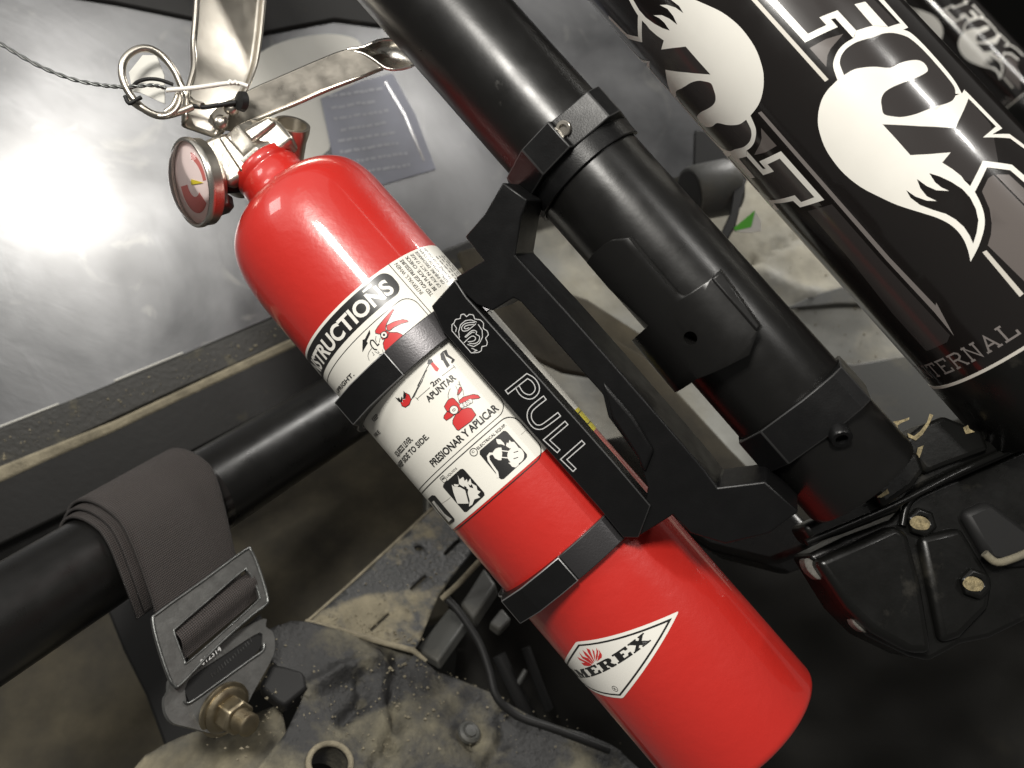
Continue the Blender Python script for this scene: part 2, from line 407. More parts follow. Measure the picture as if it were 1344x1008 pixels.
def webbing_mat():
    mt = bpy.data.materials.new('woven_webbing'); mt.use_nodes = True; nt = mt.node_tree; b = nt.nodes['Principled BSDF']; L = nt.links.new
    uv = nt.nodes.new('ShaderNodeUVMap'); sp = nt.nodes.new('ShaderNodeSeparateXYZ'); L(uv.outputs[0], sp.inputs[0])
    def mth(op, a, c=None):
        n = nt.nodes.new('ShaderNodeMath'); n.operation = op
        for i, x in enumerate((a, c)):
            if x is None: continue
            if hasattr(x, 'links') or hasattr(x, 'is_linked'): L(x, n.inputs[i])
            else: n.inputs[i].default_value = x
        return n.outputs[0]
    k = 2 * math.pi / .0015
    a = mth('SINE', mth('MULTIPLY', mth('ADD', sp.outputs[0], sp.outputs[1]), k * .7)); c = mth('SINE', mth('MULTIPLY', mth('SUBTRACT', sp.outputs[0], sp.outputs[1]), k * .7))
    h = mth('MULTIPLY', a, c)
    r = nt.nodes.new('ShaderNodeMapRange'); r.inputs[1].default_value = -.6; r.inputs[2].default_value = .8; L(h, r.inputs[0])
    mx = nt.nodes.new('ShaderNodeMix'); mx.data_type = 'RGBA'; L(r.outputs[0], mx.inputs['Factor']); mx.inputs[6].default_value = (.012, .0095, .009, 1); mx.inputs[7].default_value = (.086, .065, .057, 1)
    L(mx.outputs[2], b.inputs['Base Color']); b.inputs['Roughness'].default_value = .75; b.inputs['Sheen Weight'].default_value = .05
    bp = nt.nodes.new('ShaderNodeBump'); bp.inputs['Strength'].default_value = 1.; bp.inputs['Distance'].default_value = .0008; L(h, bp.inputs['Height']); L(bp.outputs[0], b.inputs['Normal'])
    return mt
M['webbing'] = webbing_mat()

# ================================================================== FIRE EXTINGUISHER
EXT = thing('fire_extinguisher', BOT.at(0, .15, 0), 'glossy red fire extinguisher with white instruction label, clamped in the black bracket', 'fire extinguisher')
def bcen(s):        # the neck leans a touch off the cylinder's line
    return BOT.P + BOT.d * s + BOT.n * (max(0, (-.132 - s)) / .05 * .0030)
def blathe(name, prof, mat_, n=96, parent=EXT, **k):
    rings = []
    for s, r in prof:
        c = bcen(s); rings.append([c + r * (math.cos(2 * math.pi * j / n) * BOT.c + math.sin(2 * math.pi * j / n) * BOT.n) for j in range(n)])
    return mk(name, MB().ring(rings), mat_, parent, **k)
shoulder = [(-.1650, .0152), (-.1640, .0160), (-.1632, .0185), (-.1615, .0235), (-.1585, .0285), (-.1545, .0325), (-.1495, .0352), (-.143, .0369), (-.135, .0377), (-.125, .0380)]
body = [(-.1795, .0120), (-.1795, .0143), (-.179, .0149), (-.1752, .0151), (-.1746, .0145), (-.1737, .0145), (-.1731, .0151), (-.168, .0151)]
foot = [(.1420, .0380), (.1434, .03775), (.1446, .0371), (.1454, .0361), (.1458, .0348), (.1457, .031), (.1450, .025), (.143, .018), (.142, .0)]
sp = smooth_path([(a, b) for a, b in shoulder], 4)
cyl = blathe('cylinder', body + [tuple(p) for p in sp] + [(-.08, .038), (0, .038), (.08, .038)] + [tuple(p) for p in smooth_path(foot[:-1], 3)] + [foot[-1]], M['red'], smooth=50)

# ---- instruction label: film wrapped round the cylinder
Z1 = Zm(380, 300, 320); Z7 = Zm(420, 360, 160); Z4 = Zm(390, 360, 130, 819.); Z3 = Zm(480, 440, 320, 1241.); Z8 = Zm(520, 480, 160); Z9 = Zm(540, 560, 180); Z10 = Zm(500, 300, 140)
ZB = Zm(420, 420, 200)
RB = BOT.R
LT, LB = -.0975, .0003
label = decal('instruction_label', BOT, [([(-2.6 * RB, LT), (2.3 * RB, LT), (2.3 * RB, LB), (-2.6 * RB, LB)], [])], 1.2e-4, M['label'], EXT)
O1, O2, O3, O4 = 1.9e-4, 2.4e-4, 2.9e-4, 3.4e-4
def pb(pts): return P(BOT, pts)
def uvb(z, a, b): return BOT.uv(*z((a, b))[0])
# black banner with the heading
v0 = uvb(Z7, 440, 172)[1]; v1 = uvb(Z7, 620, 408)[1]; ur = uvb(Z7, 905, 150)[0]
decal('banner', BOT, [(rrect(-2.4 * RB, v0, ur, v1, .0042), [])], O1, M['ink'], label)
vt = uvb(Z7, 175, 520)[1]; vb = uvb(Z7, 318, 628)[1]; uT = uvb(Z7, 178, 522)[0]; uS = uvb(Z7, 812, 165)[0]
_, _, xa, xb = glyphs('INSTRUCTIONS', .03); g2 = glyphs('TIONS', .03)
wT = (uS - uT); wI = wT * (xb - xa) / (g2[3] - g2[2]) * 1.0
text('heading_lettering', BOT, 'INSTRUCTIONS', (uS - wI, vb), (uS, vb), (0, vt - vb), O2, M['white'], label, .03)
decal('accent_bar', BOT, [(pb(Z7((465, 188), (560, 108), (573, 130), (480, 206))), [])], O2, M['white'], label)
# frame lines
vf = uvb(Z7, 560, 560)[1]; uf = uvb(Z7, 1100, 345)[0]; vmid = uvb(Z8, 960, 780)[1]
ufr = uvb(Z8, 1212, 430)[0]
fl = [rrect(-2.2 * RB, vf, uf, uvb(Z8, 900, 757)[1], .0055)]
frame = strokes(fl, 3.2e-4, True)
ud = uvb(Z10, 95, 450)[0]
frame += strokes([[(ud, LT), (ud, -.05)]], 3.2e-4)
va = uvb(Z8, 750, 880)[1]; vb2 = uvb(Z8, 880, 865)[1]
# lower frames: upper panel's bottom right corner and lower panel
ua = uvb(Z8, 1213, 420)[0]; ub = uvb(Z9, 1262, 180)[0]
f2 = rrect(-2.2 * RB, -.10, ua, uvb(Z8, 900, 757)[1], .0055); f3 = rrect(-2.2 * RB, uvb(Z8, 900, 826)[1], ub, uvb(Z9, 560, 912)[1], .0055)
frame += strokes([f3], 4.2e-4, True)
decal('frame_line', BOT, frame, O1, M['ink'], label)
# lettering that can be read
def tline(txt, z, a, b, h, bold=.0, m_='ink', off=O2, flatten=False):
    A, B = uvb(z, *a), uvb(z, *b); H = uvb(z, *h)
    if flatten: vv = (A[1] + B[1]) / 2; A = (A[0], vv); B = (B[0], vv)
    text('lettering', BOT, txt, A, B, (0, H[1] - A[1]), off, M[m_], label, bold)
tline('APUNTAR', Z8, (362, 405), (665, 142), (318, 345), .03)
tline('2m', Z8, (405, 236), (497, 158), (372, 190), .03)
tline('PRESIONAR Y APLICAR', Z3, (350, 672), (678, 375), (332, 632), .03, flatten=True)
ve = uvb(Z3, 325, 520); vl = uvb(Z3, 243, 532); us0 = uvb(Z3, 172, 658)[0]
text('lettering', BOT, 'SWEEP SIDE TO SIDE.', (us0 - .004, ve[1]), (ve[0], ve[1]), (0, -.0024), O2, M['ink'], label, .025)
text('lettering', BOT, 'SQUEEZE LEVER.', (vl[0] - .0165, vl[1]), vl, (0, -.0024), O2, M['ink'], label, .025)
tline('UPRIGHT.', Z4, (345, 985), (478, 832), (325, 945), .025)
tline('KEEP', Z3, (45, 440), (70, 415), (35, 415), .006)
tline('FIRE', Z3, (55, 520), (78, 495), (45, 495), .006)
tline('ELECTRICAL EQUIP.', Z8, (903, 925), (1215, 660), (888, 898), .02, flatten=True)
tline('LIQUIDS', Z9, (352, 500), (452, 412), (342, 478), .0)
tline('B', Z9, (308, 522), (332, 502), (298, 505), .01)
tline('C', Z9, (600, 262), (622, 244), (588, 244), .012)
bx = uvb(Z9, 317, 513); cx = uvb(Z9, 611, 249)
decal('class_mark', BOT, strokes([rrect(bx[0] - .00125, bx[1] - .0013, bx[0] + .00125, bx[1] + .0013, .0002, 1)], 2.6e-4, True) +
      strokes([[(cx[0] + .00150 * math.cos(t), cx[1] + .00150 * math.sin(t)) for t in np.linspace(0, 2 * math.pi, 25)[:-1]]], 3e-4, True), O2, M['ink'], label)
# small print, rotated a quarter turn (reads towards the neck)
lines = [('INTERVALS, WHEN', (500, 795), (185, 445), .0), ('TED GAUGE PRESSURE', (612, 828), (235, 405), .01), ('BE IN PLACE. CHECK', (640, 772), (285, 370), .01),
         ('OF AGE IN ACT. 17 AGE', (690, 735), (395, 318), .0), ('OR INJURE. DISCHARGE', (722, 700), (448, 288), .0), ('REFILL WITH DRY CHEM', (765, 680), (492, 265), .0), ('RECHARGE AFTER ANY USE', (850, 610), (540, 250), .0)]
u_first = uvb(Z10, 185, 445)[0]; u_last = uvb(Z10, 540, 250)[0]
for i, (t, a, b, bd) in enumerate(lines):
    uu = u_first + (u_last - u_first) * i / (len(lines) - 1) + .0009
    va_, vb_ = uvb(Z10, *a)[1], uvb(Z10, *b)[1]
    text('small_print', BOT, t, (uu, min(va_ + .001, -.055)), (uu, vb_), (-.0019, 0), O2, M['ink'], label, bd)
dash = []
for k in range(4):
    uu = u_last + .0035 + k * .0028; v = LT + .006
    while v < -.06:
        l = random.uniform(.001, .003); dash.append([(uu, v), (uu, v + l)]); v += l + random.uniform(.0006, .0012)
decal('small_print', BOT, strokes(dash, .0007), O2, M['inkthin'], label)

# ---- pictograms
def pic(name, off, m_, *polys): return decal(name, BOT, [(pb(p), []) for p in polys], off, M[m_], label)
def line(name, off, w, m_, *pls, closed=False): return decal(name, BOT, strokes([pb(p) for p in pls], w, closed), off, M[m_], label)
ext1 = [Z7((800, 385), (818, 392), (735, 545), (722, 600), (735, 620), (720, 660), (665, 660), (615, 650), (610, 625), (640, 575)),
        Z7((735, 565), (820, 520), (905, 497), (960, 505), (974, 525), (900, 545), (815, 585), (765, 625), (740, 610)),
        Z7((765, 640), (850, 640), (900, 660), (942, 705), (735, 862), (705, 810), (697, 760), (715, 715), (745, 690)),
        Z7((665, 655), (740, 620), (765, 640), (745, 700), (690, 720), (672, 690))]
pic('extinguisher_pictogram', O2, 'inkred', *ext1)
line('pictogram_outline', O3, 2.2e-4, 'ink', *[p + p[:1] for p in ext1])
cc = Z7((708, 668))[0]; u0, w0 = BOT.uv(*cc)
def disc(u, v, r, ry=None, n=20): return [(u + r * math.cos(t), v + (ry or r) * math.sin(t)) for t in np.linspace(0, 2 * math.pi, n, endpoint=False)]
decal('gauge_pictogram', BOT, [(disc(u0, w0, .00125), [])], O4, M['white'], label)
decal('gauge_pictogram', BOT, strokes([disc(u0, w0, .0013)], 2.5e-4, True) + [(disc(u0, w0, .0005), [])], O4 + 4e-5, M['ink'], label)
pic('arrow_pictogram', O2, 'ink', Z7((550, 610), (556, 655), (515, 740), (530, 755), (470, 858), (472, 722), (496, 715)))
line('hand_pictogram', O2, 5e-4, 'ink', Z7((655, 765), (635, 785), (612, 755), (585, 725), (562, 728), (556, 760), (575, 800), (600, 825), (632, 832)))
line('hand_pictogram', O2, 1.8e-4, 'ink', Z7((572, 815), (540, 860), (530, 900), (545, 950)), Z7((620, 680), (612, 720), (625, 745)), Z7((665, 700), (655, 750)),
     Z7((575, 855), (600, 885), (590, 895)), Z7((605, 850), (640, 870), (655, 865), (640, 845)), Z7((690, 830), (700, 870), (650, 890)))
# aiming at the fire
ZE = ZB
pic('fire_pictogram', O2, 'inkred', ZE((755, 640), (790, 660), (806, 700), (790, 745), (755, 768), (725, 755), (712, 720), (735, 725), (728, 700), (755, 700)))
pic('fire_pictogram', O3, 'ink', ZE((665, 680), (690, 690), (700, 680), (712, 705), (722, 672), (735, 690), (740, 622), (765, 660), (752, 695), (730, 690), (728, 722), (700, 720)))
line('fire_pictogram', O3, 2.5e-4, 'ink', ZE((755, 640), (790, 660), (806, 700), (790, 745), (755, 768), (725, 755), (712, 720)))
pic('figure_pictogram', O2, 'ink', ZE((1060, 300), (1085, 275), (1110, 345), (1145, 400), (1120, 422), (1112, 408), (1085, 360), (1068, 350)),
    ZE((1085, 275), (1115, 262), (1130, 305), (1190, 352), (1165, 385), (1155, 372), (1165, 350), (1110, 320)), ZE((955, 350), (985, 345), (1000, 372), (975, 392), (945, 385)))
pic('extinguisher_pictogram', O2, 'inkred', ZE((975, 388), (995, 372), (1050, 428), (1035, 455), (1015, 445)))
line('hose_pictogram', O2, 3e-4, 'ink', ZE((965, 385), (930, 450), (895, 520), (860, 600), (808, 700)))
line('hose_pictogram', O2, 2e-4, 'inkthin', ZE((940, 430), (900, 545), (820, 690)), ZE((945, 440), (905, 500), (860, 580)), ZE((920, 495), (830, 680)))
line('dimension_line', O2, 1.8e-4, 'ink', ZE((845, 680), (870, 708)), ZE((858, 694), (970, 595)), ZE((1078, 492), (1185, 412)), ZE((1175, 400), (1195, 428)))
# squeezing the lever
ext2 = [Z8((620, 355), (640, 365), (690, 420), (725, 470), (690, 520), (640, 540), (560, 500), (530, 450), (560, 395), (580, 370)),
        Z8((560, 508), (605, 490), (640, 540), (600, 575), (555, 602), (525, 575), (530, 550)),
        Z8((725, 480), (790, 462), (830, 470), (880, 540), (830, 610), (690, 712), (670, 705), (625, 640), (625, 600), (655, 540)),
        Z8((690, 385), (740, 345), (850, 315), (900, 325), (925, 350), (910, 362), (830, 370), (710, 420), (695, 405)),
        Z8((700, 235), (722, 240), (722, 275), (690, 318), (672, 320), (680, 275))]
pic('extinguisher_pictogram', O2, 'inkred', *ext2)
line('pictogram_outline', O3, 2.2e-4, 'ink', *[p + p[:1] for p in ext2])
u0, w0 = uvb(Z8, 638, 487)
decal('gauge_pictogram', BOT, [(disc(u0, w0, .00165), [])], O4, M['white'], label)
decal('gauge_pictogram', BOT, strokes([disc(u0, w0, .0017), disc(u0, w0, .0006, .0004)], 2.4e-4, True), O4 + 4e-5, M['ink'], label)
for q in ((725, 440), (758, 425), (790, 408), (815, 392)):
    u0, w0 = uvb(Z8, *q)
    decal('hand_pictogram', BOT, [(disc(u0, w0, .00095, n=12), [])], O4, M['white'], label)
    decal('hand_pictogram', BOT, strokes([disc(u0, w0, .00095, n=12)], 1.6e-4, True), O4 + 4e-5, M['inkthin'], label)
line('hand_pictogram', O2, 1.8e-4, 'ink', Z8((575, 362), (572, 320), (585, 275), (598, 250)), Z8((655, 220), (690, 300), (680, 340), (690, 380)), Z8((690, 165), (700, 200), (735, 270), (745, 330)), Z8((675, 205), (700, 215), (690, 180)))
# fire classes
ic = [Z9((670, 235), (900, 42), (920, 40), (940, 55), (1130, 270), (1132, 295), (1115, 320), (905, 512), (880, 515), (860, 500), (852, 470), (850, 440), (835, 468), (670, 270)),
      Z9((315, 565), (480, 415), (505, 410), (525, 425), (715, 645), (718, 670), (700, 690), (545, 832), (520, 832), (312, 590)),
      Z9((165, 705), (205, 668), (235, 672), (425, 900), (422, 925), (375, 962), (350, 940))]
pic('fire_class_icon', O2, 'ink', *ic)
u0, w0 = uvb(Z9, 843, 268)
pic('fire_class_icon', O3, 'white',
    Z9((882, 205), (890, 265), (882, 328), (855, 328), (820, 310), (798, 275), (800, 245), (825, 215), (855, 205)),
    Z9((830, 120), (870, 125), (905, 160), (915, 185), (880, 172), (850, 172), (835, 150)),
    Z9((925, 190), (935, 155), (950, 165), (960, 130), (975, 150), (1005, 150), (1030, 180), (1050, 210), (1005, 215), (960, 212)),
    Z9((950, 355), (985, 345), (1020, 362), (1055, 345), (1050, 375), (1020, 400), (985, 392), (972, 372)))
u1, w1 = uvb(Z9, 1022, 282); ru = abs(uvb(Z9, 1060, 250)[0] - u1)
decal('fire_class_icon', BOT, [(disc(u1, w1, .0033), [])], O3, M['white'], label)
line('fire_class_icon', O4, 3e-4, 'ink', Z9((1000, 255), (1045, 240)), Z9((1000, 315), (1045, 300)))
line('fire_class_icon', O3, 4e-4, 'white', Z9((885, 235), (960, 245)), Z9((885, 300), (960, 308)))
line('fire_class_icon', O3, 9e-4, 'white', Z9((800, 265), (770, 265), (752, 290), (760, 330), (800, 390), (840, 445), (850, 500)))
pic('fire_class_icon', O3, 'white', Z9((398, 565), (425, 585), (480, 590), (530, 620), (565, 750), (455, 750), (415, 640)),
    Z9((420, 560), (470, 565), (455, 585), (425, 582)),
    Z9((455, 470), (475, 515), (510, 490), (525, 530), (545, 510), (555, 545), (580, 505), (590, 550), (640, 580), (650, 620), (680, 635), (650, 665), (678, 690), (620, 710), (600, 760), (568, 780), (575, 720), (555, 650), (560, 610), (500, 580), (470, 560), (465, 510)))
pic('fire_class_icon', O4, 'ink', Z9((560, 560), (575, 590), (610, 600), (595, 560), (580, 575)), Z9((520, 575), (545, 590), (540, 615), (525, 600)))
pic('fire_class_icon', O3, 'white', Z9((205, 735), (225, 720), (330, 850), (370, 880), (400, 900), (370, 930), (350, 905), (270, 820)))
line('fire_class_icon', O4, 3.5e-4, 'ink', Z9((240, 740), (300, 840), (345, 890)))
decal('film_crease', BOT, strokes([pb(Z9((1075, 78), (1110, 45), (1140, 28))), pb(Z9((300, 750), (345, 722), (385, 690))), pb(Z9((730, 345), (760, 325), (790, 318)))], 2.2e-4), O1, M['crease'], label)
# strip of yellow film under the label's edge, seen through the bracket's slot
pe = BOT.ang(735, 514)[1]
decal('yellow_seal', BOT, [(rrect(1.12 * RB, LB - .004, 1.9 * RB, LB + .0078, .001), [])], 1.6e-4, M['yellow'], EXT)
decal('yellow_seal', BOT, strokes([rrect(1.15 * RB, LB - .002, 1.75 * RB, LB + .004, .001)], 4e-4, True), 2.4e-4, M['ink'], EXT)

# ---- diamond badge low on the cylinder
ZD = Zm(720, 780, 200)
T_, Rt, Bt = [np.array(uvb(ZD, *q)) for q in ((245, 416), (1150, 146), (655, 915))]
Lf = T_ + Bt - Rt; ctr = (T_ + Bt) / 2
def rh(k, r=0):
    vs_ = [ctr + (p - ctr) * k for p in (T_, Rt, Bt, Lf)]
    if not r: return vs_
    out = []
    for i in range(4):
        p = vs_[i]; a = vs_[i - 1]; b = vs_[(i + 1) % 4]; q = r
        p1 = p + (a - p) / np.linalg.norm(a - p) * q; p2 = p + (b - p) / np.linalg.norm(b - p) * q
        for t in np.linspace(0, 1, 5): out.append((1 - t) ** 2 * p1 + 2 * t * (1 - t) * p + t * t * p2)
    return out
badge = decal('badge', BOT, [(rh(1, .0012), [])], 1.5e-4, M['white'], EXT)
decal('badge_border', BOT, [(rh(.905), [rh(.85)])], 2.2e-4, M['ink'], badge)
LET = {
 'E': (1.0, [(0, 0), (1, 0), (1, .36), (.84, .36), (.78, .17), (.5, .17), (.5, .42), (.64, .42), (.64, .6), (.5, .6), (.5, .83), (.76, .83), (.82, .66), (.97, .66), (.97, 1), (0, 1), (0, .84), (.13, .84), (.13, .16), (0, .16)], []),
 'R': (1.08, [(0, 0), (.58, 0), (.58, .16), (.47, .16), (.47, .4), (.56, .4), (.68, .06), (.78, 0), (1.08, 0), (1.08, .16), (.98, .18), (.84, .46), (.97, .57), (1, .76), (.9, .94), (.72, 1), (0, 1), (0, .84), (.12, .84), (.12, .16), (0, .16)], [[(.47, .56), (.6, .56), (.67, .7), (.6, .84), (.47, .84)]]),
 'X': (1.12, [(0, 0), (.42, 0), (.42, .14), (.35, .14), (.5, .33), (.64, .14), (.57, .14), (.57, 0), (1.12, 0), (1.12, .14), (1.02, .14), (.74, .52), (.98, .86), (1.07, .86), (1.07, 1), (.67, 1), (.67, .86), (.73, .86), (.6, .69), (.47, .86), (.53, .86), (.53, 1), (0, 1), (0, .86), (.08, .86), (.35, .5), (.08, .14), (0, .14)], []),
 'M': (1.32, [(0, 0), (.4, 0), (.4, .15), (.29, .15), (.29, .6), (.52, 0), (.64, 0), (.86, .62), (.86, .15), (.76, .15), (.76, 0), (1.32, 0), (1.32, .15), (1.22, .15), (1.22, .85), (1.32, .85), (1.32, 1), (.88, 1), (.67, .45), (.46, 1), (0, 1), (0, .85), (.1, .85), (.1, .15), (0, .15)], []),
 'A': (1.15, [(0, 0), (.42, 0), (.42, .14), (.33, .14), (.37, .26), (.64, .26), (.69, .14), (.6, .14), (.6, 0), (1.15, 0), (1.15, .14), (1.07, .14), (.78, 1), (.4, 1), (.12, .14), (0, .14)], [[(.42, .4), (.6, .4), (.52, .7)]])}
bE = np.array(uvb(ZD, 618, 612)); bX = np.array(uvb(ZD, 905, 408)); tX = np.array(uvb(ZD, 858, 352))
unit = (bX - bE) / (1.0 + .1 + 1.12); hgt = -np.array([-(unit[1]), unit[0]]); hgt = np.array([unit[1], -unit[0]]) / np.linalg.norm(unit) * .0043
word = 'AMEREX'; tot = 0; pos = []
for ch in word: pos.append(tot); tot += LET[ch][0] + .1
st = bE - unit * pos[4]
polys = []
for ch, x in zip(word, pos):
    _, o_, hs = LET[ch]; f_ = lambda q: tuple(st + unit * (x + q[0]) + hgt * q[1])
    polys.append(([f_(q) for q in o_], [[f_(q) for q in h] for h in hs]))
decal('badge_lettering', BOT, polys, 2.2e-4, M['ink'], badge)
pet = [((255, 548), (300, 572), (360, 600), (388, 622), (345, 612), (305, 590), (275, 575)), ((290, 600), (330, 600), (385, 622), (355, 630), (315, 625)),
       ((268, 505), (305, 545), (350, 560), (392, 605), (385, 612), (345, 588), (300, 560)), ((300, 488), (330, 510), (365, 545), (400, 598), (395, 605), (362, 568), (325, 535)),
       ((335, 472), (365, 485), (380, 525), (408, 590), (400, 590), (375, 548), (350, 510)), ((385, 478), (405, 500), (412, 550), (415, 588), (404, 560), (395, 520)),
       ((422, 468), (440, 500), (436, 545), (420, 590), (418, 545), (425, 510)), ((440, 478), (472, 530), (470, 555), (430, 590), (440, 545), (450, 515))]
decal('badge_flame', BOT, [(pb(ZD(*p)), []) for p in pet], 2.2e-4, M['inkred'], badge)
cu_, cv_ = uvb(ZD, 587, 830)
decal('badge_mark', BOT, strokes([disc(cu_, cv_, .00125)], 2.4e-4, True), 2.2e-4, M['ink'], badge)
text('badge_mark', BOT, 'R', (cu_ - .0005, cv_ + .0006), (cu_ + .0005, cv_ + .0006), (0, -.0013), 2.4e-4, M['ink'], badge, .01)

# ---- valve head
def bp(pts, c): return [BOT.on(*q, c) for q in pts]
def plate(name, pts, c, depth, mat_, parent=EXT, bevel=.0012, segs=3, **k):
    return mk(name, MB().prism(bp(pts, c), -BOT.c * depth), mat_, parent, bevel=bevel, segs=segs, **k)
vc = bcen(-.18)
vm = MB()
n8 = 10
rings = []
for s, r in ((-.1795, .0142), (-.1815, .0142), (-.1825, .0132), (-.187, .0118), (-.196, .0112)):
    c = bcen(s); rings.append([c + r * (math.cos(2 * math.pi * j / n8 + .2) * BOT.c + math.sin(2 * math.pi * j / n8 + .2) * BOT.n) for j in range(n8)])
vm.ring(rings)
valve = mk('valve_body', vm, M['cast'], EXT, bevel=.0006, segs=2)
mk('valve_block', MB().prism(bp([(262, 186), (283, 176), (309, 171), (352, 150), (366, 158), (386, 182), (352, 207), (318, 232), (300, 244), (282, 238), (266, 214)], .0105), -BOT.c * .021), M['cast'], valve, bevel=.0022, segs=3)
mk('valve_rib', MB().prism(bp([(286, 180), (296, 176), (330, 214), (316, 226)], .0128), -BOT.c * .003), M['cast'], valve, bevel=.0009)
mk('valve_rib', MB().prism(bp([(318, 172), (352, 152), (362, 160), (330, 186)], .0130), -BOT.c * .004), M['cast'], valve, bevel=.0012)
# discharge port on the far side
pc = bp([(383, 164)], .002)[0]; pd = nrm(BOT.n * .62 - BOT.d * .30 - BOT.c * -.62)
mb = MB().lathe(pc - pd * .015, pd, [(0, .0075), (.008, .0075), (.0125, .0082), (.0155, .0082), (.0155, .0066), (.009, .006), (.004, .0055)], 32)
mk('discharge_port', mb, M['nickel'], EXT, smooth=40)

# gauge
gn = nrm((-.70, -.24, .66)); gc = bp([(253, 240)], .014)[0]
GR = .0186
gb = MB().lathe(gc - gn * .0095, gn, [(0, .004), (.0, .0125), (.0015, .0138), (.004, GR - .0006), (.0045, GR), (.0100, GR), (.0106, GR - .0006), (.0100, GR - .0012)], 56, cap=False)
gauge = mk('pressure_gauge', gb, M['nickel'], EXT, smooth=40)
mk('gauge_bezel', MB().lathe(gc - gn * .0095, gn, [(.0086, GR - .0001), (.0088, GR + .0006), (.0106, GR + .0006), (.0112, GR), (.0111, GR - .0009), (.0096, GR - .0011)], 56, cap=False), M['bright'], gauge, smooth=50)
dialP = Pln(gc - gn * .0002, V(1, -.4, 0), gn)
mk('gauge_dial', MB().add([dialP.map((GR - .0010) * math.cos(t), (GR - .0010) * math.sin(t)) for t in np.linspace(0, 2 * math.pi, 48, endpoint=False)], [list(range(48))]), M['dial'], gauge, clean=False)
def sector(a0, a1, r0, r1): return [(r1 * math.cos(t), r1 * math.sin(t)) for t in np.linspace(a0, a1, 14)] + [(r0 * math.cos(t), r0 * math.sin(t)) for t in np.linspace(a1, a0, 14)]
decal('gauge_scale', dialP, [(sector(-2.5, -.2, .0060, .0130), [])], 1e-4, M['dialred'], gauge)
decal('gauge_scale', dialP, [(sector(.6, 1.9, .0100, .0130), [])], 1e-4, M['dialred'], gauge)
decal('gauge_needle', dialP, [([(-.001, -.0015), (.0095, .0055), (-.0015, .001)], [])], 4e-4, M['yellow'], gauge)
dome = [(GR - .0010) * k for k in (1, .9, .75, .55, .3)]; hh = [.0012, .0034, .0050, .0062, .0068]
rings = [[gc + gn * (h) + r * (math.cos(t) * dialP.ex + math.sin(t) * dialP.ey) for t in np.linspace(0, 2 * math.pi, 48, endpoint=False)] for r, h in zip(dome, hh)]
gl = MB(); gl.ring(rings, True, False); gl.f.append(list(range(len(gl.v) - 48, len(gl.v)))); gl.mi.append(0)
mk('gauge_lens', gl, M['glass'], gauge, smooth=60)
mk('gauge_stem', MB().lathe(gc - gn * .021, gn, [(0, .006), (.012, .006)], 24), M['rubber'], gauge)
mk('gauge_back', MB().lathe(bp([(283, 262)], .006)[0], nrm((.3, -1, .1)), [(0, .0075), (.005, .0070), (.006, .005)], 8), M['steel'], gauge, bevel=.0008)

# operating lever: pressed channel going up out of the picture
def channel(name, path, w, lip, cdir, mat_, parent, th=.0014, rad=.003, far=1.):
    """U channel: path (centres), half widths, lip depths, direction of the lips"""
    mb = MB(); rings = []
    for i, p in enumerate(path):
        t = nrm(path[min(i + 1, len(path) - 1)] - path[max(i - 1, 0)]); c = np.array(cdir[i] if isinstance(cdir, list) else cdir, float); c = nrm(c - t * (c @ t)); s = np.cross(t, c)
        hw, lp = w[i], lip[i]; r_ = min(rad, hw * .5, max(lp * .6, 1e-4))
        pr = [(-hw, lp)]
        for a in np.linspace(0, math.pi / 2, 5): pr.append((-hw + r_ - r_ * math.cos(a), r_ - r_ * math.sin(a)))
        for a in np.linspace(0, math.pi / 2, 5): pr.append((hw - r_ + r_ * math.sin(a), r_ - r_ * math.cos(a)))
        pr.append((hw, max(lp * far, r_ * 1.02)))
        rings.append([p + s * x + c * y for x, y in pr])
    k = len(rings[0]); vs = [p for r in rings for p in r]; fs = [[i * k + j, i * k + j + 1, (i + 1) * k + j + 1, (i + 1) * k + j] for i in range(len(rings) - 1) for j in range(k - 1)]
    mb.add(vs, fs)
    return mk(name, mb, mat_, parent, smooth=50, solid=th)
lp_ = [BOT.on(*q, c) for q, c in (((306, -60), -.004), ((301, -20), -.004), ((296, 40), -.003), ((290, 85), -.002), ((283, 112), .0), ((270, 140), .002), ((262, 175), .003))]
lp2 = smooth_path(lp_, 4)
ws = np.interp(np.linspace(0, 1, len(lp2)), [0, .45, .7, 1], [.0162, .0148, .0120, .0085]); ls = np.interp(np.linspace(0, 1, len(lp2)), [0, .5, .75, 1], [.0085, .0085, .010, .012])
lever = channel('operating_lever', lp2, ws, ls, nrm(BOT.c * .85 + BOT.n * .28 + BOT.d * .44), M['nickel'], EXT)
# carrying handle: folded blade ending in a dished, upturned tip
ZH = Zm(200, 0, 360)
top = ZH((285, 560), (330, 520), (480, 436), (600, 384), (760, 314), (900, 256), (960, 240))
crv = ZH((1040, 256), (1090, 290), (1130, 328))
low = ZH((1000, 382), (850, 440), (700, 506), (560, 562), (450, 610), (380, 640), (310, 630))
hc_ = .0062
handle = mk('carrying_handle', MB().prism(bp([tuple(q) for q in smooth_path(top, 3)], hc_) + bp(crv, hc_ - .0019) + bp(low, hc_ - .0047), -BOT.c * .0014), M['nickel'], EXT, bevel=.0005)
tp_ = [tuple(q) for q in smooth_path(top, 3)]
mk('handle_fold', MB().ring([bp(tp_, hc_ - .0004), bp(tp_, -.0065), [p - BOT.n * .0006 + BOT.d * .0011 for p in bp(tp_, -.0065)], [p - BOT.n * .0006 + BOT.d * .0011 for p in bp(tp_, hc_ - .0004)]], False, False), M['nickel'], handle, smooth=50)
mk('handle_fold', MB().prism(bp(tp_ + crv[:1] + [(q[0] + 1, q[1] + 16) for q in tp_[::-1]], -.0062), -BOT.c * .0014), M['nickel'], handle, bevel=.0004)
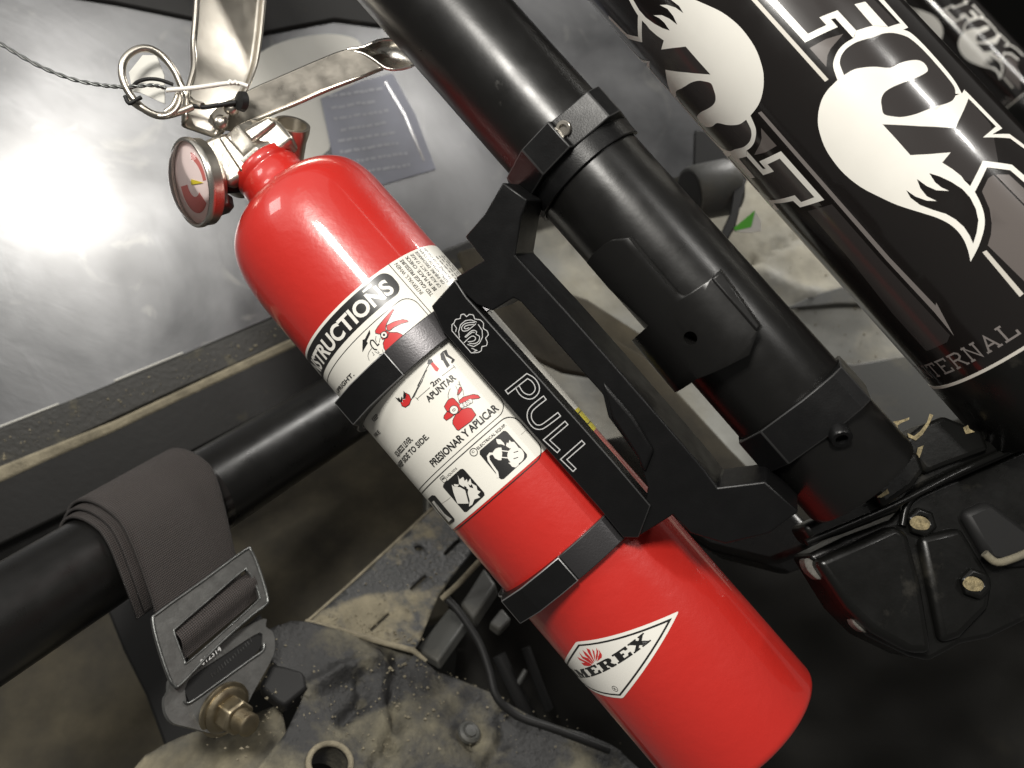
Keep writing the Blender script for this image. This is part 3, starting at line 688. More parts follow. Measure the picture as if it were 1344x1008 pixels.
mk('handle_hem', MB().tube(bp([tuple(q) for q in smooth_path(ZH((1128, 332), (1000, 384), (850, 442), (700, 508), (560, 564), (450, 612)), 4)], hc_ - .0049), .0011, 10), M['nickel'], handle, smooth=60)
spo = smooth_loop(ZH((955, 244), (1035, 232), (1105, 201), (1180, 194), (1250, 226), (1292, 284), (1280, 316), (1225, 336), (1150, 336), (1090, 296), (1030, 262)), 4)
cen = np.mean(np.array(spo), axis=0)
rg_ = []
for k in (1., .86, .66, .42, .2):
    rg_.append([BOT.on(*(cen + (np.array(q) - cen) * k), .0045 - .0052 * (1 - k ** 2.2) + (.0022 * max(0., (q[0] - cen[0]) / 45) ** 2) * k) for q in spo])
mbs = MB().ring(rg_, True, False); n0 = len(spo); mbs.v.append(BOT.on(*cen, .0045 - .0052)); kk = len(mbs.v) - 1
for j in range(n0): mbs.f.append([4 * n0 + j, 4 * n0 + (j + 1) % n0, kk]); mbs.mi.append(0)
mk('handle_tip', mbs, M['bright'], handle, smooth=80)
mk('handle_tip_rim', MB().tube(rg_[0] + rg_[0][:1], .0008, 8, cap=False), M['bright'], handle, smooth=60)
for q, c in (((289, 160), .0145), ((303, 141), .0130)):
    p = BOT.on(*q, c); mk('rivet', MB().lathe(p - BOT.c * .004, BOT.c, [(0, .0022), (.003, .0022), (.0036, .0034), (.0050, .0030), (.0060, .0018), (.0063, 0)], 20), M['nickel'], EXT, smooth=60)

# pull pin with its ring, the plastic seal and its tail
ZP = Zm(150, 50, 200)
pin = MB().tube([BOT.on(*q, .016) for q in ZP((690, 600), (800, 610), (1075, 568))], .0010, 12)
pinob = mk('pull_pin', pin, M['rubber'], EXT, smooth=60)
rp = [BOT.on(*q, c) for q, c in zip(ZP((690, 605), (560, 655), (400, 685), (255, 620), (135, 490), (70, 330), (90, 190), (190, 105), (310, 95), (430, 165), (530, 290), (600, 440), (680, 560), (780, 600)),
      (.016, .018, .021, .024, .026, .027, .027, .025, .022, .019, .017, .015, .014, .016))]
mk('pin_ring', MB().tube(smooth_path(rp, 6), .0016, 14), M['nickel'], pinob, smooth=60)
rp = [BOT.on(*q, c) for q, c in zip(ZP((120, 540), (230, 620), (400, 690), (520, 655), (580, 560), (570, 480), (520, 590), (450, 650)), (.0255, .0235, .0215, .020, .019, .0185, .0185, .019))]
mk('pin_ring', MB().tube(smooth_path(rp, 5), .0011, 12), M['nickel'], pinob, smooth=60)
e = BOT.on(*ZP((1140, 560))[0], .0165); ed = nrm(BOT.on(*ZP((1240, 600))[0], .010) - BOT.on(*ZP((1075, 568))[0], .016))
mk('pin_button', MB().lathe(e - ed * .0025, ed, [(0, .0015), (.0004, .0040), (.0028, .0044), (.0034, .0036), (.0036, 0)], 24), M['rubber'], pinob, smooth=40)
tie = [BOT.on(*q, c) for q, c in zip(ZP((455, 460), (600, 448), (760, 432), (1000, 398), (1100, 400), (1180, 425)), (.022, .021, .020, .019, .0185, .018))]
mk('pull_tie', MB().tube(smooth_path(tie, 4), .0010, 8), M['white'], EXT, smooth=60)
e = BOT.on(*ZP((1030, 390))[0], .020)
mk('tie_knot', MB().tube(smooth_path([BOT.on(*q, .020) for q in ZP((1005, 410), (1020, 375), (1045, 400), (1070, 380), (1090, 410))], 4), .0007, 8), M['white'], EXT, smooth=60)
bt = [BOT.on(*q, c) for q, c in zip(ZP((155, 440), (200, 390), (290, 362), (400, 368), (520, 410)), (.026, .024, .022, .020, .018))]
mk('black_tie', MB().tube(smooth_path(bt, 5), .0008, 8), M['rubber'], EXT, smooth=60)
bt = [BOT.on(*q, .0285) for q in ZP((95, 510), (130, 575), (185, 550), (240, 520))]
mk('black_tie', MB().tube(smooth_path(bt, 4), .0009, 8), M['rubber'], EXT, smooth=60)
# hang tag of the pin (clear plastic tag behind the ring)
mk('pin_tag', MB().prism(bp(ZP((250, 150), (370, 150), (440, 330), (445, 580), (230, 480), (160, 470), (130, 300)), .012), -BOT.c * .0006), M['paper'], EXT)

# twisted wire lanyard running off to the left
wp = smooth_path([BOT.on(*q, c) for q, c in (((-60, 12), .03), ((-20, 44), .03), ((8, 62), .03), ((50, 86), .03), ((95, 104), .03), ((135, 112), .0285), ((165, 114), .027), ((200, 112), .0245), ((218, 116), .0225))], 14)
WIRE = thing('lanyard_wire', wp[-1], 'thin twisted steel wire strung from the pin ring to the left edge', 'wire')
for ph in (0, math.pi):
    pts = []
    for i, p in enumerate(wp):
        t = nrm(wp[min(i + 1, len(wp) - 1)] - wp[max(i - 1, 0)]); e_ = nrm(np.cross(t, (0, .3, 1))); g_ = np.cross(t, e_); a = ph + i * .62
        pts.append(p + .00042 * (math.cos(a) * e_ + math.sin(a) * g_))
    mk('strand', MB().tube(pts, .00052, 7), M['steel'], WIRE, smooth=60)
# ================================================================== QUICK-RELEASE BRACKET
Q1 = qplane(.0325)
BRK = thing('quick_release_bracket', Q1.hit(720, 520), 'black machined quick release bracket marked PULL, joining extinguisher to the tube', 'bracket')
def qp(pts, off=0): return [Q1.hit(*q, off) for q in pts]
EM = [M['anod'], M['edge']]
# the rail that stays on the bottle
rail_pts = [(597, 367), (612, 390), (657, 440), (714.7, 504), (760, 555), (805, 606), (854, 664), (838, 706), (818, 706), (787, 668), (718.5, 591), (624, 484), (582, 436), (566, 402)]
rail = mk('pull_rail', MB().prism(qp(rail_pts), -QV * .0068), EM, BRK, bevel=.00045, segs=2, bmat=1)
# C-shaped mount that clamps to the tube
cpts = [(598, 364), (635, 342), (610, 311), (636, 281), (648, 260), (660, 239), (692, 262), (684, 284), (676, 335), (744, 409), (798, 470), (876, 560), (924, 616), (942, 640), (1004, 632), (1048, 672), (1010, 700), (952, 714), (906, 700), (883, 676), (866, 687), (836, 706), (826, 704), (846, 664), (850, 640), (838, 602), (798, 547), (791, 518), (740, 461), (684, 397), (674, 391), (646, 408), (625, 400), (606, 382)]
mount = mk('tube_mount', MB().prism(qp(cpts, -.0012), -QV * .024), EM, BRK, bevel=.0006, segs=2, bmat=0)
# machined relief step on the inside of the mount
mk('mount_step', MB().prism(qp([(790, 500), (832, 548), (858, 592), (846, 622), (836, 600), (802, 548)], .0006), -QV * .02), M['anod'], BRK, bevel=.0012)
0 and mk('mount_cheek', MB().prism(qp([(609.7, 312), (636, 283), (664, 311), (640, 340)], .0002), -QV * .02), EM, BRK, bevel=.0006, bmat=0)
# engraved PULL and the maker's gear
ZR = Zm(480, 440, 320, 1241.)
def qs(z, pts): return [Q1.uv(*q) for q in z(*pts)]
def outline(path, hw, n=1):
    L = [np.array(p) for p in path]; le, ri = [], []
    for i in range(len(L)):
        t1 = L[i] - L[i - 1] if i else L[1] - L[0]; t2 = L[i + 1] - L[i] if i < len(L) - 1 else t1
        t1 = t1 / np.linalg.norm(t1); t2 = t2 / np.linalg.norm(t2); t = t1 + t2; t /= np.linalg.norm(t); nn = np.array([-t[1], t[0]])
        cs = max(.5, abs(nn @ np.array([-t1[1], t1[0]])))
        ext = -t1 * hw * .0 if i == 0 else 0
        le.append(L[i] + nn * hw / cs); ri.append(L[i] - nn * hw / cs)
    return le + ri[::-1]
zz = lambda *p: qs(ZR, p)
Pp = smooth_path(zz((822, 208), (852, 226), (872, 258), (870, 288), (845, 312), (815, 310), (790, 292), (772, 262)), 3)
lets = [[np.array(q) for q in zz((718, 290), (822, 208))] + Pp[1:], smooth_path(zz((912, 318), (852, 366), (834, 395), (836, 430), (860, 462), (888, 468), (915, 455), (985, 402)), 3),
        zz((1022, 446), (920, 533), (982, 590)), zz((1108, 544), (1008, 632), (1063, 686))]
decal('pull_lettering', Q1, strokes([outline(l, .00085) for l in lets], .00036, True), 6e-5, M['engr'], rail)
ZG = Zm(560, 390, 160)
g = lambda *p: qs(ZG, p)
gear = smooth_loop(g((280, 372), (280, 302), (300, 290), (318, 248), (350, 240), (372, 232), (378, 196), (415, 188), (440, 215), (470, 190), (518, 200), (530, 240), (590, 250), (628, 292), (625, 345), (665, 370), (680, 418), (650, 450), (668, 492), (658, 535), (610, 545), (602, 590), (560, 610), (492, 614)), 2, sharp=(0, 23))
decal('gear_logo', Q1, strokes([gear], .0003, True) + strokes([g((362, 450), (353, 380), (375, 302), (430, 258), (490, 250), (552, 275)), g((568, 300), (612, 365), (616, 440), (582, 508), (520, 545), (450, 520)),
      smooth_path(g((532, 278), (455, 282), (405, 305), (385, 340), (400, 372), (448, 368), (500, 330), (545, 292)), 3), smooth_path(g((520, 300), (450, 310), (415, 330), (430, 350), (470, 335)), 3),
      smooth_path(g((420, 440), (500, 368), (550, 378), (545, 408), (582, 432), (575, 482), (530, 512), (470, 508)), 3), smooth_path(g((410, 505), (495, 430), (540, 448), (520, 482), (455, 492)), 3), smooth_path(g((430, 445), (500, 388), (528, 392)), 3),
      g((300, 300), (330, 340), (320, 382)), g((495, 562), (555, 588), (520, 600))], .0003), 6e-5, M['engr'], rail)
# bands round the bottle: round strap on the right, facetted lugs on the left
def band(name, corners, vt_, vb_, right, back=-2.5, ro=.0417):
    def pr_(nm, pts, inn, mats):
        mb = MB().prism([BOT.at(th, vt_, R) for th, R in pts + inn], BOT.d * (vb_ - vt_))
        return mk(nm, mb, mats, BRK, bevel=.00042, segs=2, bmat=1, smooth=22)
    t0 = corners[0][1]
    bo_ = pr_(name, [(th, ro) for th in np.linspace(right, t0, 16)], [(th, .0385) for th in np.linspace(t0, right, 16)], [M['brushed'], M['edge']])
    pts = [(th, R) for R, th in corners] + [(th, .0415) for th in np.linspace(corners[-1][1] - .25, back, 12)]
    pr_('band_lug', pts, [(th, .0385) for th in np.linspace(back, t0 - .004, 30)], [M['anod'], M['edgelug']])
def ct(q, R): return (R, BOT.ang(*q, R)[0])
va_ = BOT.ang(484, 478, .0445)[1]; vb_ = BOT.ang(510, 509, .0445)[1]
band('band', [ct((508, 466), .0418), ct((484.5, 478), .0426), ct((459, 506), .0452), ct((437, 527), .0472)], va_, vb_, 1.0)
va_ = BOT.ang(712, 749, .0445)[1]; vb_ = BOT.ang(739, 780, .0445)[1]
band('band', [ct((729, 727), .0428), ct((712, 749), .0440), ct((682.6, 772), .0465), ct((655.5, 787), .0470)], va_, vb_, .85)
# corner block where the upper band meets the rail
mk('corner_block', MB().prism(qp([(566, 402), (596, 364), (606, 384), (640, 432), (598, 452)], -.0009), -QV * .012), M['anod'], BRK, bevel=.0035, segs=4)

# collars on the tube
def collar(name, prof, vt_, vb_, a_from, a_to):
    pts = [TUB.at(th, vt_, R) for th, R in prof] + [TUB.at(th, vt_, TUB.R + .0002) for th in np.linspace(prof[-1][0], prof[0][0], 30)]
    return mk(name, MB().prism(pts, TUB.d * (vb_ - vt_)), EM, BRK, bevel=.0005, segs=2, bmat=1, smooth=20)
def tt_(q, R): return (TUB.ang(*q, R)[0], R)
R0 = TUB.R
v1_ = TUB.ang(719.5, 160, R0 + .005)[1]; v2_ = TUB.ang(749, 193.8, R0 + .005)[1]
pr = [(-2.2, R0 + .004), (-1.7, R0 + .0045), tt_((659, 227), R0 + .0048), tt_((684.6, 197), R0 + .0062), tt_((719.5, 160), R0 + .0062), tt_((724, 158), R0 + .0030), tt_((752, 143), R0 + .0028), tt_((779, 129.5), R0 + .0062), tt_((795, 123), R0 + .0065), (1.9, R0 + .004)]
pr = sorted(pr, key=lambda t: t[0])
col1 = collar('tube_collar', pr, v1_, v2_, 0, 0)
mk('dark_ring', MB().prism([TUB.at(th, v2_ - .001, R) for th, R in [(t, R0 + .0016) for t in np.linspace(-1.9, 1.5, 30)] + [(t, R0 + .0002) for t in np.linspace(1.5, -1.9, 30)]], TUB.d * .0085), M['anod'], BRK, bevel=.0004)  # thin dark ring laid round the tube just below the upper collar
th_, _ = TUB.ang(742, 168, R0 + .005); p = TUB.at(th_, (v1_ + v2_) / 2 - .001, R0 + .0026); ax = nrm(TUB.at(th_, 0, 1.) - TUB.at(th_, 0, 0) + .9 * (TUB.at(th_ + .5, 0, 1) - TUB.at(th_, 0, 1)) * -1)
def screw(p, ax, r, h, parent, mat_='steel'):
    s_ = mk('socket_screw', MB().lathe(p, ax, [(0, r), (h * .85, r), (h, r * .88), (h, r * .55), (h * .45, r * .5), (h * .45, 0)], 20), M[mat_], parent, smooth=40)
    return s_
screw(p, ax, .0030, .0022, BRK, 'nickel')
v3_ = TUB.ang(1103, 480, R0 + .005)[1]; v4_ = TUB.ang(1139, 528, R0 + .005)[1]
pr = [(-2.2, R0 + .003), (-1.2, R0 + .003), (-.6, R0 + .0030), tt_((1066, 541), R0 + .0030), tt_((1071, 520), R0 + .0035), tt_((1092, 492), R0 + .0062), tt_((1104, 480), R0 + .0066), (1.9, R0 + .004)]
pr = sorted(pr, key=lambda t: t[0])
col2 = collar('tube_collar', pr, v3_, v4_, 0, 0)
th_, _ = TUB.ang(1100, 562, R0 + .004); p = TUB.at(th_, v4_ + .001, R0 + .001)
screw(p, nrm(TUB.d * .5 + TUB.c * .8 - TUB.n * .2), .0040, .0045, BRK, 'anod')

# ================================================================== DIAGONAL CAGE TUBE
CT = thing('roll_cage_tube', TUB.at(0, .05, 0), 'thick black painted roll cage tube running diagonally beside the extinguisher', 'tube')
prof = [(-.42, R0 - .0005)] + [(s, R0) for s in np.linspace(-.40, .140, 8)] + [(.142, R0 - .0008)]
mk('tube', MB().lathe(TUB.P, TUB.d, prof, 72), M['tubeblk'], CT, smooth=40)
# welded pad with a U notch and a cross hole
TAB = Cyl(TUB.P, TUB.d, R0 + .0075)
ZT = Zm(780, 280, 260)
def tb(pts): return [TAB.uv(*q) for q in pts]
pp = ZT((-10, 275), (60, 215), (120, 180), (232, 168), (300, 255), (420, 395), (540, 540), (570, 562), (600, 570), (640, 550), (770, 465)) + [(933, 366), (946, 353), (974, 392), (1001, 428), (993, 440), (983, 466), (956, 480), (914, 498), (884, 516), (868, 503), (829, 447), (846, 432), (851, 428), (800, 380), (770, 345)]
out_ = tb(pp); hu, hv = TAB.uv(906, 444)
hole = [(hu + .0026 * math.cos(t), hv + .0026 * math.sin(t)) for t in np.linspace(0, 2 * math.pi, 16, endpoint=False)]
vs, fs = tess([(out_, [hole])])
mbx = wrap(TAB, vs, fs, 0)
mk('welded_pad', mbx, M['tubeblk'], CT, solid=.0062, smooth=40, bevel=.0006)
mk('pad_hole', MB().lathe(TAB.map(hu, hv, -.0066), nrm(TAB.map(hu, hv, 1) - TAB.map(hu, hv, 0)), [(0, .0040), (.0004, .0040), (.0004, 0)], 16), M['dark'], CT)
# pressed ridge on the pad's right arm
mk('pad_ridge', MB().prism([TAB.map(*TAB.uv(*q), .0006) for q in ((931, 366), (946, 353), (1000, 428), (993, 438))], nrm(-TUB.c) * .004), M['tubeblk'], CT, bevel=.0012)
# ================================================================== SHOCK ABSORBERS
SA = Zm(980, 0, 200); SB = Zm(1060, 60, 240); SC = Zm(1060, 190, 284); SD = Zm(1144, 0, 200); S6 = Zm(1080, 340, 264); S5 = Zm(800, 0, 280); S5b = Zm(940, 160, 160)
def sh(pts): return [SHK.uv(*q) for q in pts]
# printed emblem: brush-tailed fox sweeping through the letters, traced in (u, v)
head = SB((270, 215), (340, 175), (420, 160), (500, 156), (605, 163), (680, 128), (750, 110), (815, 109), (860, 135), (882, 178), (860, 205), (780, 245), (690, 277), (610, 312), (560, 350), (540, 400), (545, 452), (562, 505), (640, 522), (700, 524), (790, 505), (880, 470), (960, 442), (1012, 428), (1062, 405), (1085, 368))
ear = SB((1135, 350), (1150, 322), (1182, 385), (1105, 560), (1085, 608), (820, 592), (550, 578), (655, 692), (755, 805), (900, 797), (1050, 785), (988, 860), (1060, 905), (1130, 960))
tail_r = SC((972, 222), (1012, 262), (1044, 305), (1080, 380), (1098, 450), (1095, 525), (1062, 630), (1012, 727))
tail_l = SC((1000, 668), (975, 600), (935, 540), (880, 492), (800, 452), (700, 420), (560, 375), (450, 325), (330, 262), (230, 182), (160, 100), (105, 10))
blob = SB((82, 610), (77, 520), (88, 450), (110, 385), (150, 322), (220, 252))
def sm(l, n=3): return [tuple(q) for q in smooth_path(l, n)]
head = sm(head); blob_t = sm(tail_l + blob); tail_r = sm(tail_r)
tail_hole = SC((1028, 614), (1050, 545), (1060, 470), (1045, 400), (1010, 330), (960, 275), (890, 230), (820, 197), (755, 177), (790, 232), (830, 265), (878, 287), (800, 283), (740, 257), (678, 212), (700, 270), (740, 320), (802, 350), (740, 347), (670, 322), (612, 282), (640, 330), (700, 375), (780, 405), (860, 430), (920, 465), (970, 510), (1005, 562))
# the same print again, turned half round, on the left flank
c1 = (np.array(SHK.uv(*SA((515, 376))[0])) + np.array(SHK.uv(*S5b((712, 318))[0]))) / 2
c2 = (np.array(SHK.uv(*SB((77, 520))[0])) + np.array(SHK.uv(*S5((975, 515))[0]))) / 2
CC = (c1 + c2) / 2
def rot(pl): return [(tuple(2 * CC - np.array(p)) if False else (2 * CC[0] - p[0], 2 * CC[1] - p[1])) for p in pl]
G = {'white': [], 'mid': [], 'line': [], 'dim': [], 'grey': []}
G['white'].append((sh(head + ear + tail_r + blob_t), [sh(tail_hole)]))
ring_o = sm(SA((800, 705), (780, 650), (765, 600), (763, 560), (775, 510), (810, 440), (870, 380), (945, 336))) + SA((965, 271), (1110, 228), (1245, 241), (1344, 210)) + SD((250, 209), (322, 245), (275, 265)) + sm(SD((285, 267), (340, 290), (430, 370), (560, 510), (680, 650), (745, 740), (795, 832)))
ring_i = sm(SD((738, 830), (727, 770), (670, 690), (560, 560), (440, 430), (340, 345), (270, 311), (180, 292), (100, 298)) + SA((1130, 325), (1040, 350), (960, 377), (880, 430), (835, 490), (822, 540), (825, 580), (860, 668)))
G['white'].append((sh(ring_o + ring_i), []))
fe = rot(sh(S5b((1193, 858), (1085, 828))))
G['white'].append((fe[:1] + sh(SA((515, 376), (802, 240), (742, 170), (780, 162), (940, 338), (965, 270), (800, 92), (640, 155), (702, 222), (540, 300))) + fe[1:], []))
G['white'].append((rot(sh(S5b((1085, 828), (1193, 858), (928, 940), (850, 868), (640, 895), (697, 970), (580, 938), (632, 926), (572, 858), (868, 806), (940, 882)))), []))
G['white'].append((sh(SA((948, 40), (1045, 17), (1245, 239), (1110, 227))), []))
G['white'].append((sh(SD((-80, -150), (-28, -150), (320, 244), (250, 208))), []))
xl = strokes([sh([(1265.5, 121), (1311, 167.5), (1296, 178.5), (1325, 179), (1348, 196), (1385, 232)])], .0020) + strokes([sh(SC((1018, 285), (1100, 121), (1262, 142), (1344, 213), (1430, 290)))], .0024)
G['white'] += xl
G['mid'].append((sh(head[:1] + ring_i[::-1][:1] + ring_i[::-1] + head[::-1]), []))           # inside of the O
G['mid'].append((sh(SA((540, 300), (702, 222), (640, 155), (800, 92), (965, 270), (1110, 227), (948, 40), (1045, 17), (1245, 239), (1330, 212), (1000, -130), (150, -130))), []))
G['mid'].append((sh(SB((1182, 385), (1105, 560), (1085, 608), (550, 578), (755, 805), (1050, 785), (988, 860), (1150, 990), (1240, 1010), (1290, 860), (1400, 870), (1344, 580))), []))
G['line'].append((sh(SA((-65, -120), (-15, -120), (722, 700), (692, 722))), []))
G['line'].append((sh(SC((1085, 668), (1110, 655), (1342, 925), (1317, 945))), []))
G['dim'].append((sh([(995, 148), (999.5, 146), (1168, 338), (1228, 401), (1229, 397), (1252.5, 441), (1226, 409), (1163, 341)]), []))
G['grey'].append((sh(SC((1118, 625), (1138, 560), (1143, 490), (1130, 400), (1082, 290), (1120, 210), (1152, 188), (1400, 440), (1500, 640), (1500, 1000))), []))
G['grey'].append((sh(SC((1165, 186), (1250, 186), (1340, 270), (1440, 390), (1400, 425))), []))
G['grey'].append((sh(SA((555, 425), (700, 345), (852, 300), (740, 430), (712, 490), (702, 590))), []))
G['mid'].append((sh([(1060, 277), (1092, 268), (1155, 340), (1247, 440), (1243, 449), (1216, 461), (1172, 412), (1117, 342)]), []))
def build_shock(A, name, lab, first):
    root = thing(name, A.at(0, .1, 0), lab, 'shock absorber', 'printed black shock absorbers')
    vr = SHK.ang(1276, 493)[1]
    prof = [(-.42, A.R)] + [(s, A.R) for s in np.linspace(-.4, vr - .0005, 10)]
    bodyo = mk('reservoir_body', MB().lathe(A.P, A.d, prof, 96), M['shock'], root, smooth=40)
    mk('end_cap', MB().lathe(A.P, A.d, [(vr, A.R - .0004), (vr + .001, A.R + .0002), (vr + .034, A.R + .0002), (vr + .037, A.R - .002), (vr + .037, .02), (vr + .075, .02)], 96), M['powder'], root, smooth=40)
    mk('end_ring', MB().lathe(A.P, A.d, [(vr - .0004, A.R - .0002), (vr - .0004, A.R + .0002), (vr + .0008, A.R + .0003), (vr + .001, A.R - .0002)], 96), M['shockline'], root, smooth=40)
    for k, m_, nm, of in (('mid', 'shockmid', 'dark_print', 8e-5), ('grey', 'shockgrey', 'grey_print', 1.0e-4), ('dim', 'shockdim', 'stripe_print', 1.2e-4), ('line', 'shockline', 'stripe_print', 1.2e-4), ('white', 'white', 'fox_print', 1.5e-4)):
        for rep in (0, 1):
            if rep and k in ('dim', 'line', 'grey'):
                pl = G[k][:1] if k == 'line' else ([G[k][-1]] if k == 'grey' else [])
                if k == 'line': continue
            else: pl = G[k]
            if not pl: continue
            if rep: pl = [(rot(o), [rot(h) for h in hs]) for o, hs in pl if k != 'mid' or o is not G['mid'][-1][0]]
            for one in pl: decal(nm, A, [one], of + rep * 2e-5, M[m_], root)
    # slab-serif word above the ring
    a = np.array(SHK.uv(1239, 489)); b = np.array(SHK.uv(1346, 435)); hh = np.array(SHK.uv(1229, 473)) - np.array(SHK.uv(1239, 489))
    vv = (a[1] + b[1]) / 2; adv = (b[0] - a[0]) / 5.0; H = -abs(hh[1]) * 1.02; w = adv * .78; s_ = w * .16
    LT_ = {'I': [[(.5, 0), (.5, 1)]], 'N': [[(.14, 0), (.14, 1), (.86, 0), (.86, 1)]], 'T': [[(.5, 0), (.5, 1)], [(.04, .78), (.04, 1), (.96, 1), (.96, .78)]],
           'E': [[(.95, .24), (.95, 0), (.15, 0), (.15, 1), (.92, 1), (.92, .76)], [(.15, .52), (.62, .52)]], 'R': [[(.15, 0), (.15, 1), (.7, 1), (.88, .86), (.88, .66), (.7, .52), (.15, .52)], [(.55, .52), (.95, 0)]],
           'A': [[(.1, 0), (.5, 1), (.9, 0)], [(.25, .34), (.75, .34)]], 'L': [[(.18, 1), (.18, 0), (.95, 0), (.95, .3)]]}
    SER = {'I': [(.28, 0, .72, 0), (.28, 1, .72, 1)], 'N': [(-.02, 0, .32, 0), (-.02, 1, .3, 1), (.68, 1, 1.04, 1)], 'T': [(.3, 0, .7, 0)], 'E': [(-.02, 0, .2, 0), (-.02, 1, .2, 1)], 'R': [(-.02, 0, .34, 0), (-.02, 1, .2, 1), (.85, 0, 1.1, 0)], 'A': [(-.06, 0, .28, 0), (.72, 0, 1.06, 0)], 'L': [(.0, 1, .4, 1), (-.02, 0, .2, 0)]}
    for i, ch in enumerate('INTERNAL'):
        x = a[0] + (i - 3) * adv; st_ = []
        for L in LT_[ch]: st_.append([(x + w * p, vv + H * q) for p, q in L])
        for p, q, r, t in SER[ch]: st_.append([(x + w * p, vv + H * q), (x + w * r, vv + H * t)])
        for k, L in enumerate(st_): decal('word_print', A, strokes([L], w * .14), 1e-4 + k * 1.5e-5, M['shockdim'], root)
    return root
SH1 = build_shock(SHK, 'shock_absorber', 'large glossy black shock absorber with white fox print, filling the upper right', True)
_z = 1.22
Pf = U(1265, 54, _z)
FAR = Cyl(Pf, SHK.d, .045)
# slide it along its own line so the tail tip sits where it is seen
def proj(p): return (672 + F * p[0] / -p[2], 504 - F * p[1] / -p[2])
tip = SHK.uv(*SC((1012, 727))[0])
best = min(np.linspace(-.6, .6, 1201), key=lambda k: abs(proj(FAR.map(tip[0], tip[1] + k))[1] - 105))
FAR.P = FAR.P + FAR.d * best
SH2 = build_shock(FAR, 'shock_absorber', 'smaller far shock absorber with white fox print in the top right corner', False)

# ================================================================== CROSS TUBE, STRAP AND ANCHOR
XT = thing('cross_tube', CRS.at(0, .1, 0), 'black cross tube at the lower left that the webbing strap loops over', 'tube')
mk('tube', MB().lathe(CRS.P, CRS.d, [(-.16, CRS.R)] + [(s, CRS.R) for s in np.linspace(-.15, .40, 8)] + [(.405, CRS.R)], 72), M['tubeblk'], XT, smooth=40)
mk('tube_mark', MB().lathe(CRS.P, CRS.d, [(CRS.ang(262, 610)[1] - .002, CRS.R + .0002), (CRS.ang(262, 610)[1] + .003, CRS.R + .0002)], 72, cap=False), M['shock'], XT, smooth=40)
ST = thing('harness_strap', CRS.at(0, .12, 0), 'brown black webbing strap looped over the cross tube with steel buckle', 'strap')
s0 = CRS.ang(156, 698)[1]; s1 = CRS.ang(283, 634)[1]
def strap_mesh(name, path, s0, s1, th, nw=14, shift=0., taper=0., par=ST, m_='webbing', drop0=0.):
    """path: list of (c, n) offsets from the tube axis, swept over the width s0..s1"""
    mb = MB(); uvs = []; k = nw + 1; dist = 0; vs = []; uvv = []
    for i, (c, n) in enumerate(path):
        if i: dist += math.hypot(c - path[i - 1][0], n - path[i - 1][1])
        for j in range(k):
            t = j / nw; dr = max(0., drop0 - n * sgn); s = s0 + (s1 - s0) * (t + (0.5 - t) * taper * min(1, dr / .05)) - shift * dr
            edge = .0006 * (1 - abs(2 * t - 1) ** 6)
            vs.append(CRS.P + CRS.d * s + CRS.c * c + CRS.n * n + (CRS.c * .7) * edge * 0); uvv.append((t * (s1 - s0), dist))
    fs = [[i * k + j, i * k + j + 1, (i + 1) * k + j + 1, (i + 1) * k + j] for i in range(len(path) - 1) for j in range(nw)]
    mb.add(vs, fs)
    o = mk(name, mb, M[m_], par, smooth=60, clean=False)
    ul = o.data.uv_layers.new(name='UVMap')
    for lp in o.data.loops: ul.data[lp.index].uv = uvv[lp.vertex_index]
    md = o.modifiers.new('solid', 'SOLIDIFY'); md.thickness = th; md.offset = 0
    return o
sgn = 1 if CRS.n[1] > 0 else -1
def arc(r, a0, a1, n=22): return [(r * math.cos(t), r * math.sin(t)) for t in np.linspace(R_(a0), R_(a1), n)]
sgn = 1 if CRS.n[1] > 0 else -1
r1 = CRS.R + .0075
pth = [(c, n * sgn) for c, n in [(-.0200, .006), (-.0185, .018)] + arc(r1, 128, 8) + [(r1 - .0004, -.004), (r1 - .0020, -.016), (r1 - .0045, -.030), (r1 - .0080, -.047), (r1 - .0095, -.056)]]
strap_mesh('webbing', pth, s0, s1, .0016, shift=.25, taper=.12, drop0=.012)
r2 = CRS.R + .0022
strap_mesh('webbing', [(c, n * sgn) for c, n in arc(r2, 175, -8)] + [(r2 - .001, sgn * -.014), (r2 - .004, sgn * -.035)], s0 - .0080, s1 - .006, .0016, shift=.25, taper=.1, drop0=.012)
r3 = CRS.R + .0048
strap_mesh('webbing', [(c, n * sgn) for c, n in arc(r3, 170, -4)] + [(r3 - .0015, sgn * -.014), (r3 - .005, sgn * -.034)], s0 - .0040, s1 - .003, .0014, shift=.25, taper=.1, drop0=.012)
# buckle, seen through its own plane
bd = CRS.at(0, (s0 + s1) / 2, CRS.R)[2]
bp0 = CRS.P + CRS.d * ((s0 + s1) / 2) + CRS.c * (r1 + .0020) + CRS.n * (sgn * -.055)
BN = nrm(CRS.c)
BP = Pln(bp0, CRS.d, BN)
ZK = Zm(190, 700, 200); Z6 = Zm(0, 560, 400, 900.); Z7b = Zm(200, 830, 200)
def kp(pts, off=0): return [BP.hit(*q, off) for q in pts]
def kuv(pts): return [BP.uv(*q) for q in pts]
def plate_with_slot(name, outer, slot, off, th, m_, par, bev=.0008):
    sm = smooth_loop(outer, 4); so = smooth_loop(slot, 4)
    o = MB().holed(kp([tuple(q) for q in sm], off), [kp([tuple(q) for q in so], off)], -BN * th)
    ob = mk(name, o, M[m_], par, smooth=45)
    return ob
bo = Z6((452, 574), (470, 548), (600, 455), (722, 366), (742, 368), (765, 420), (790, 505), (782, 528), (740, 560), (640, 650), (535, 760), (515, 762), (500, 740), (472, 660))
bs = Z6((514, 605), (525, 590), (620, 508), (715, 427), (730, 426), (750, 455), (766, 498), (760, 515), (700, 570), (560, 692), (545, 690), (525, 640))
buckle = plate_with_slot('slide_buckle', bo, bs, .0024, .0026, 'dullzinc', ST)
def kcen(lst): return np.mean(np.array(lst), axis=0)
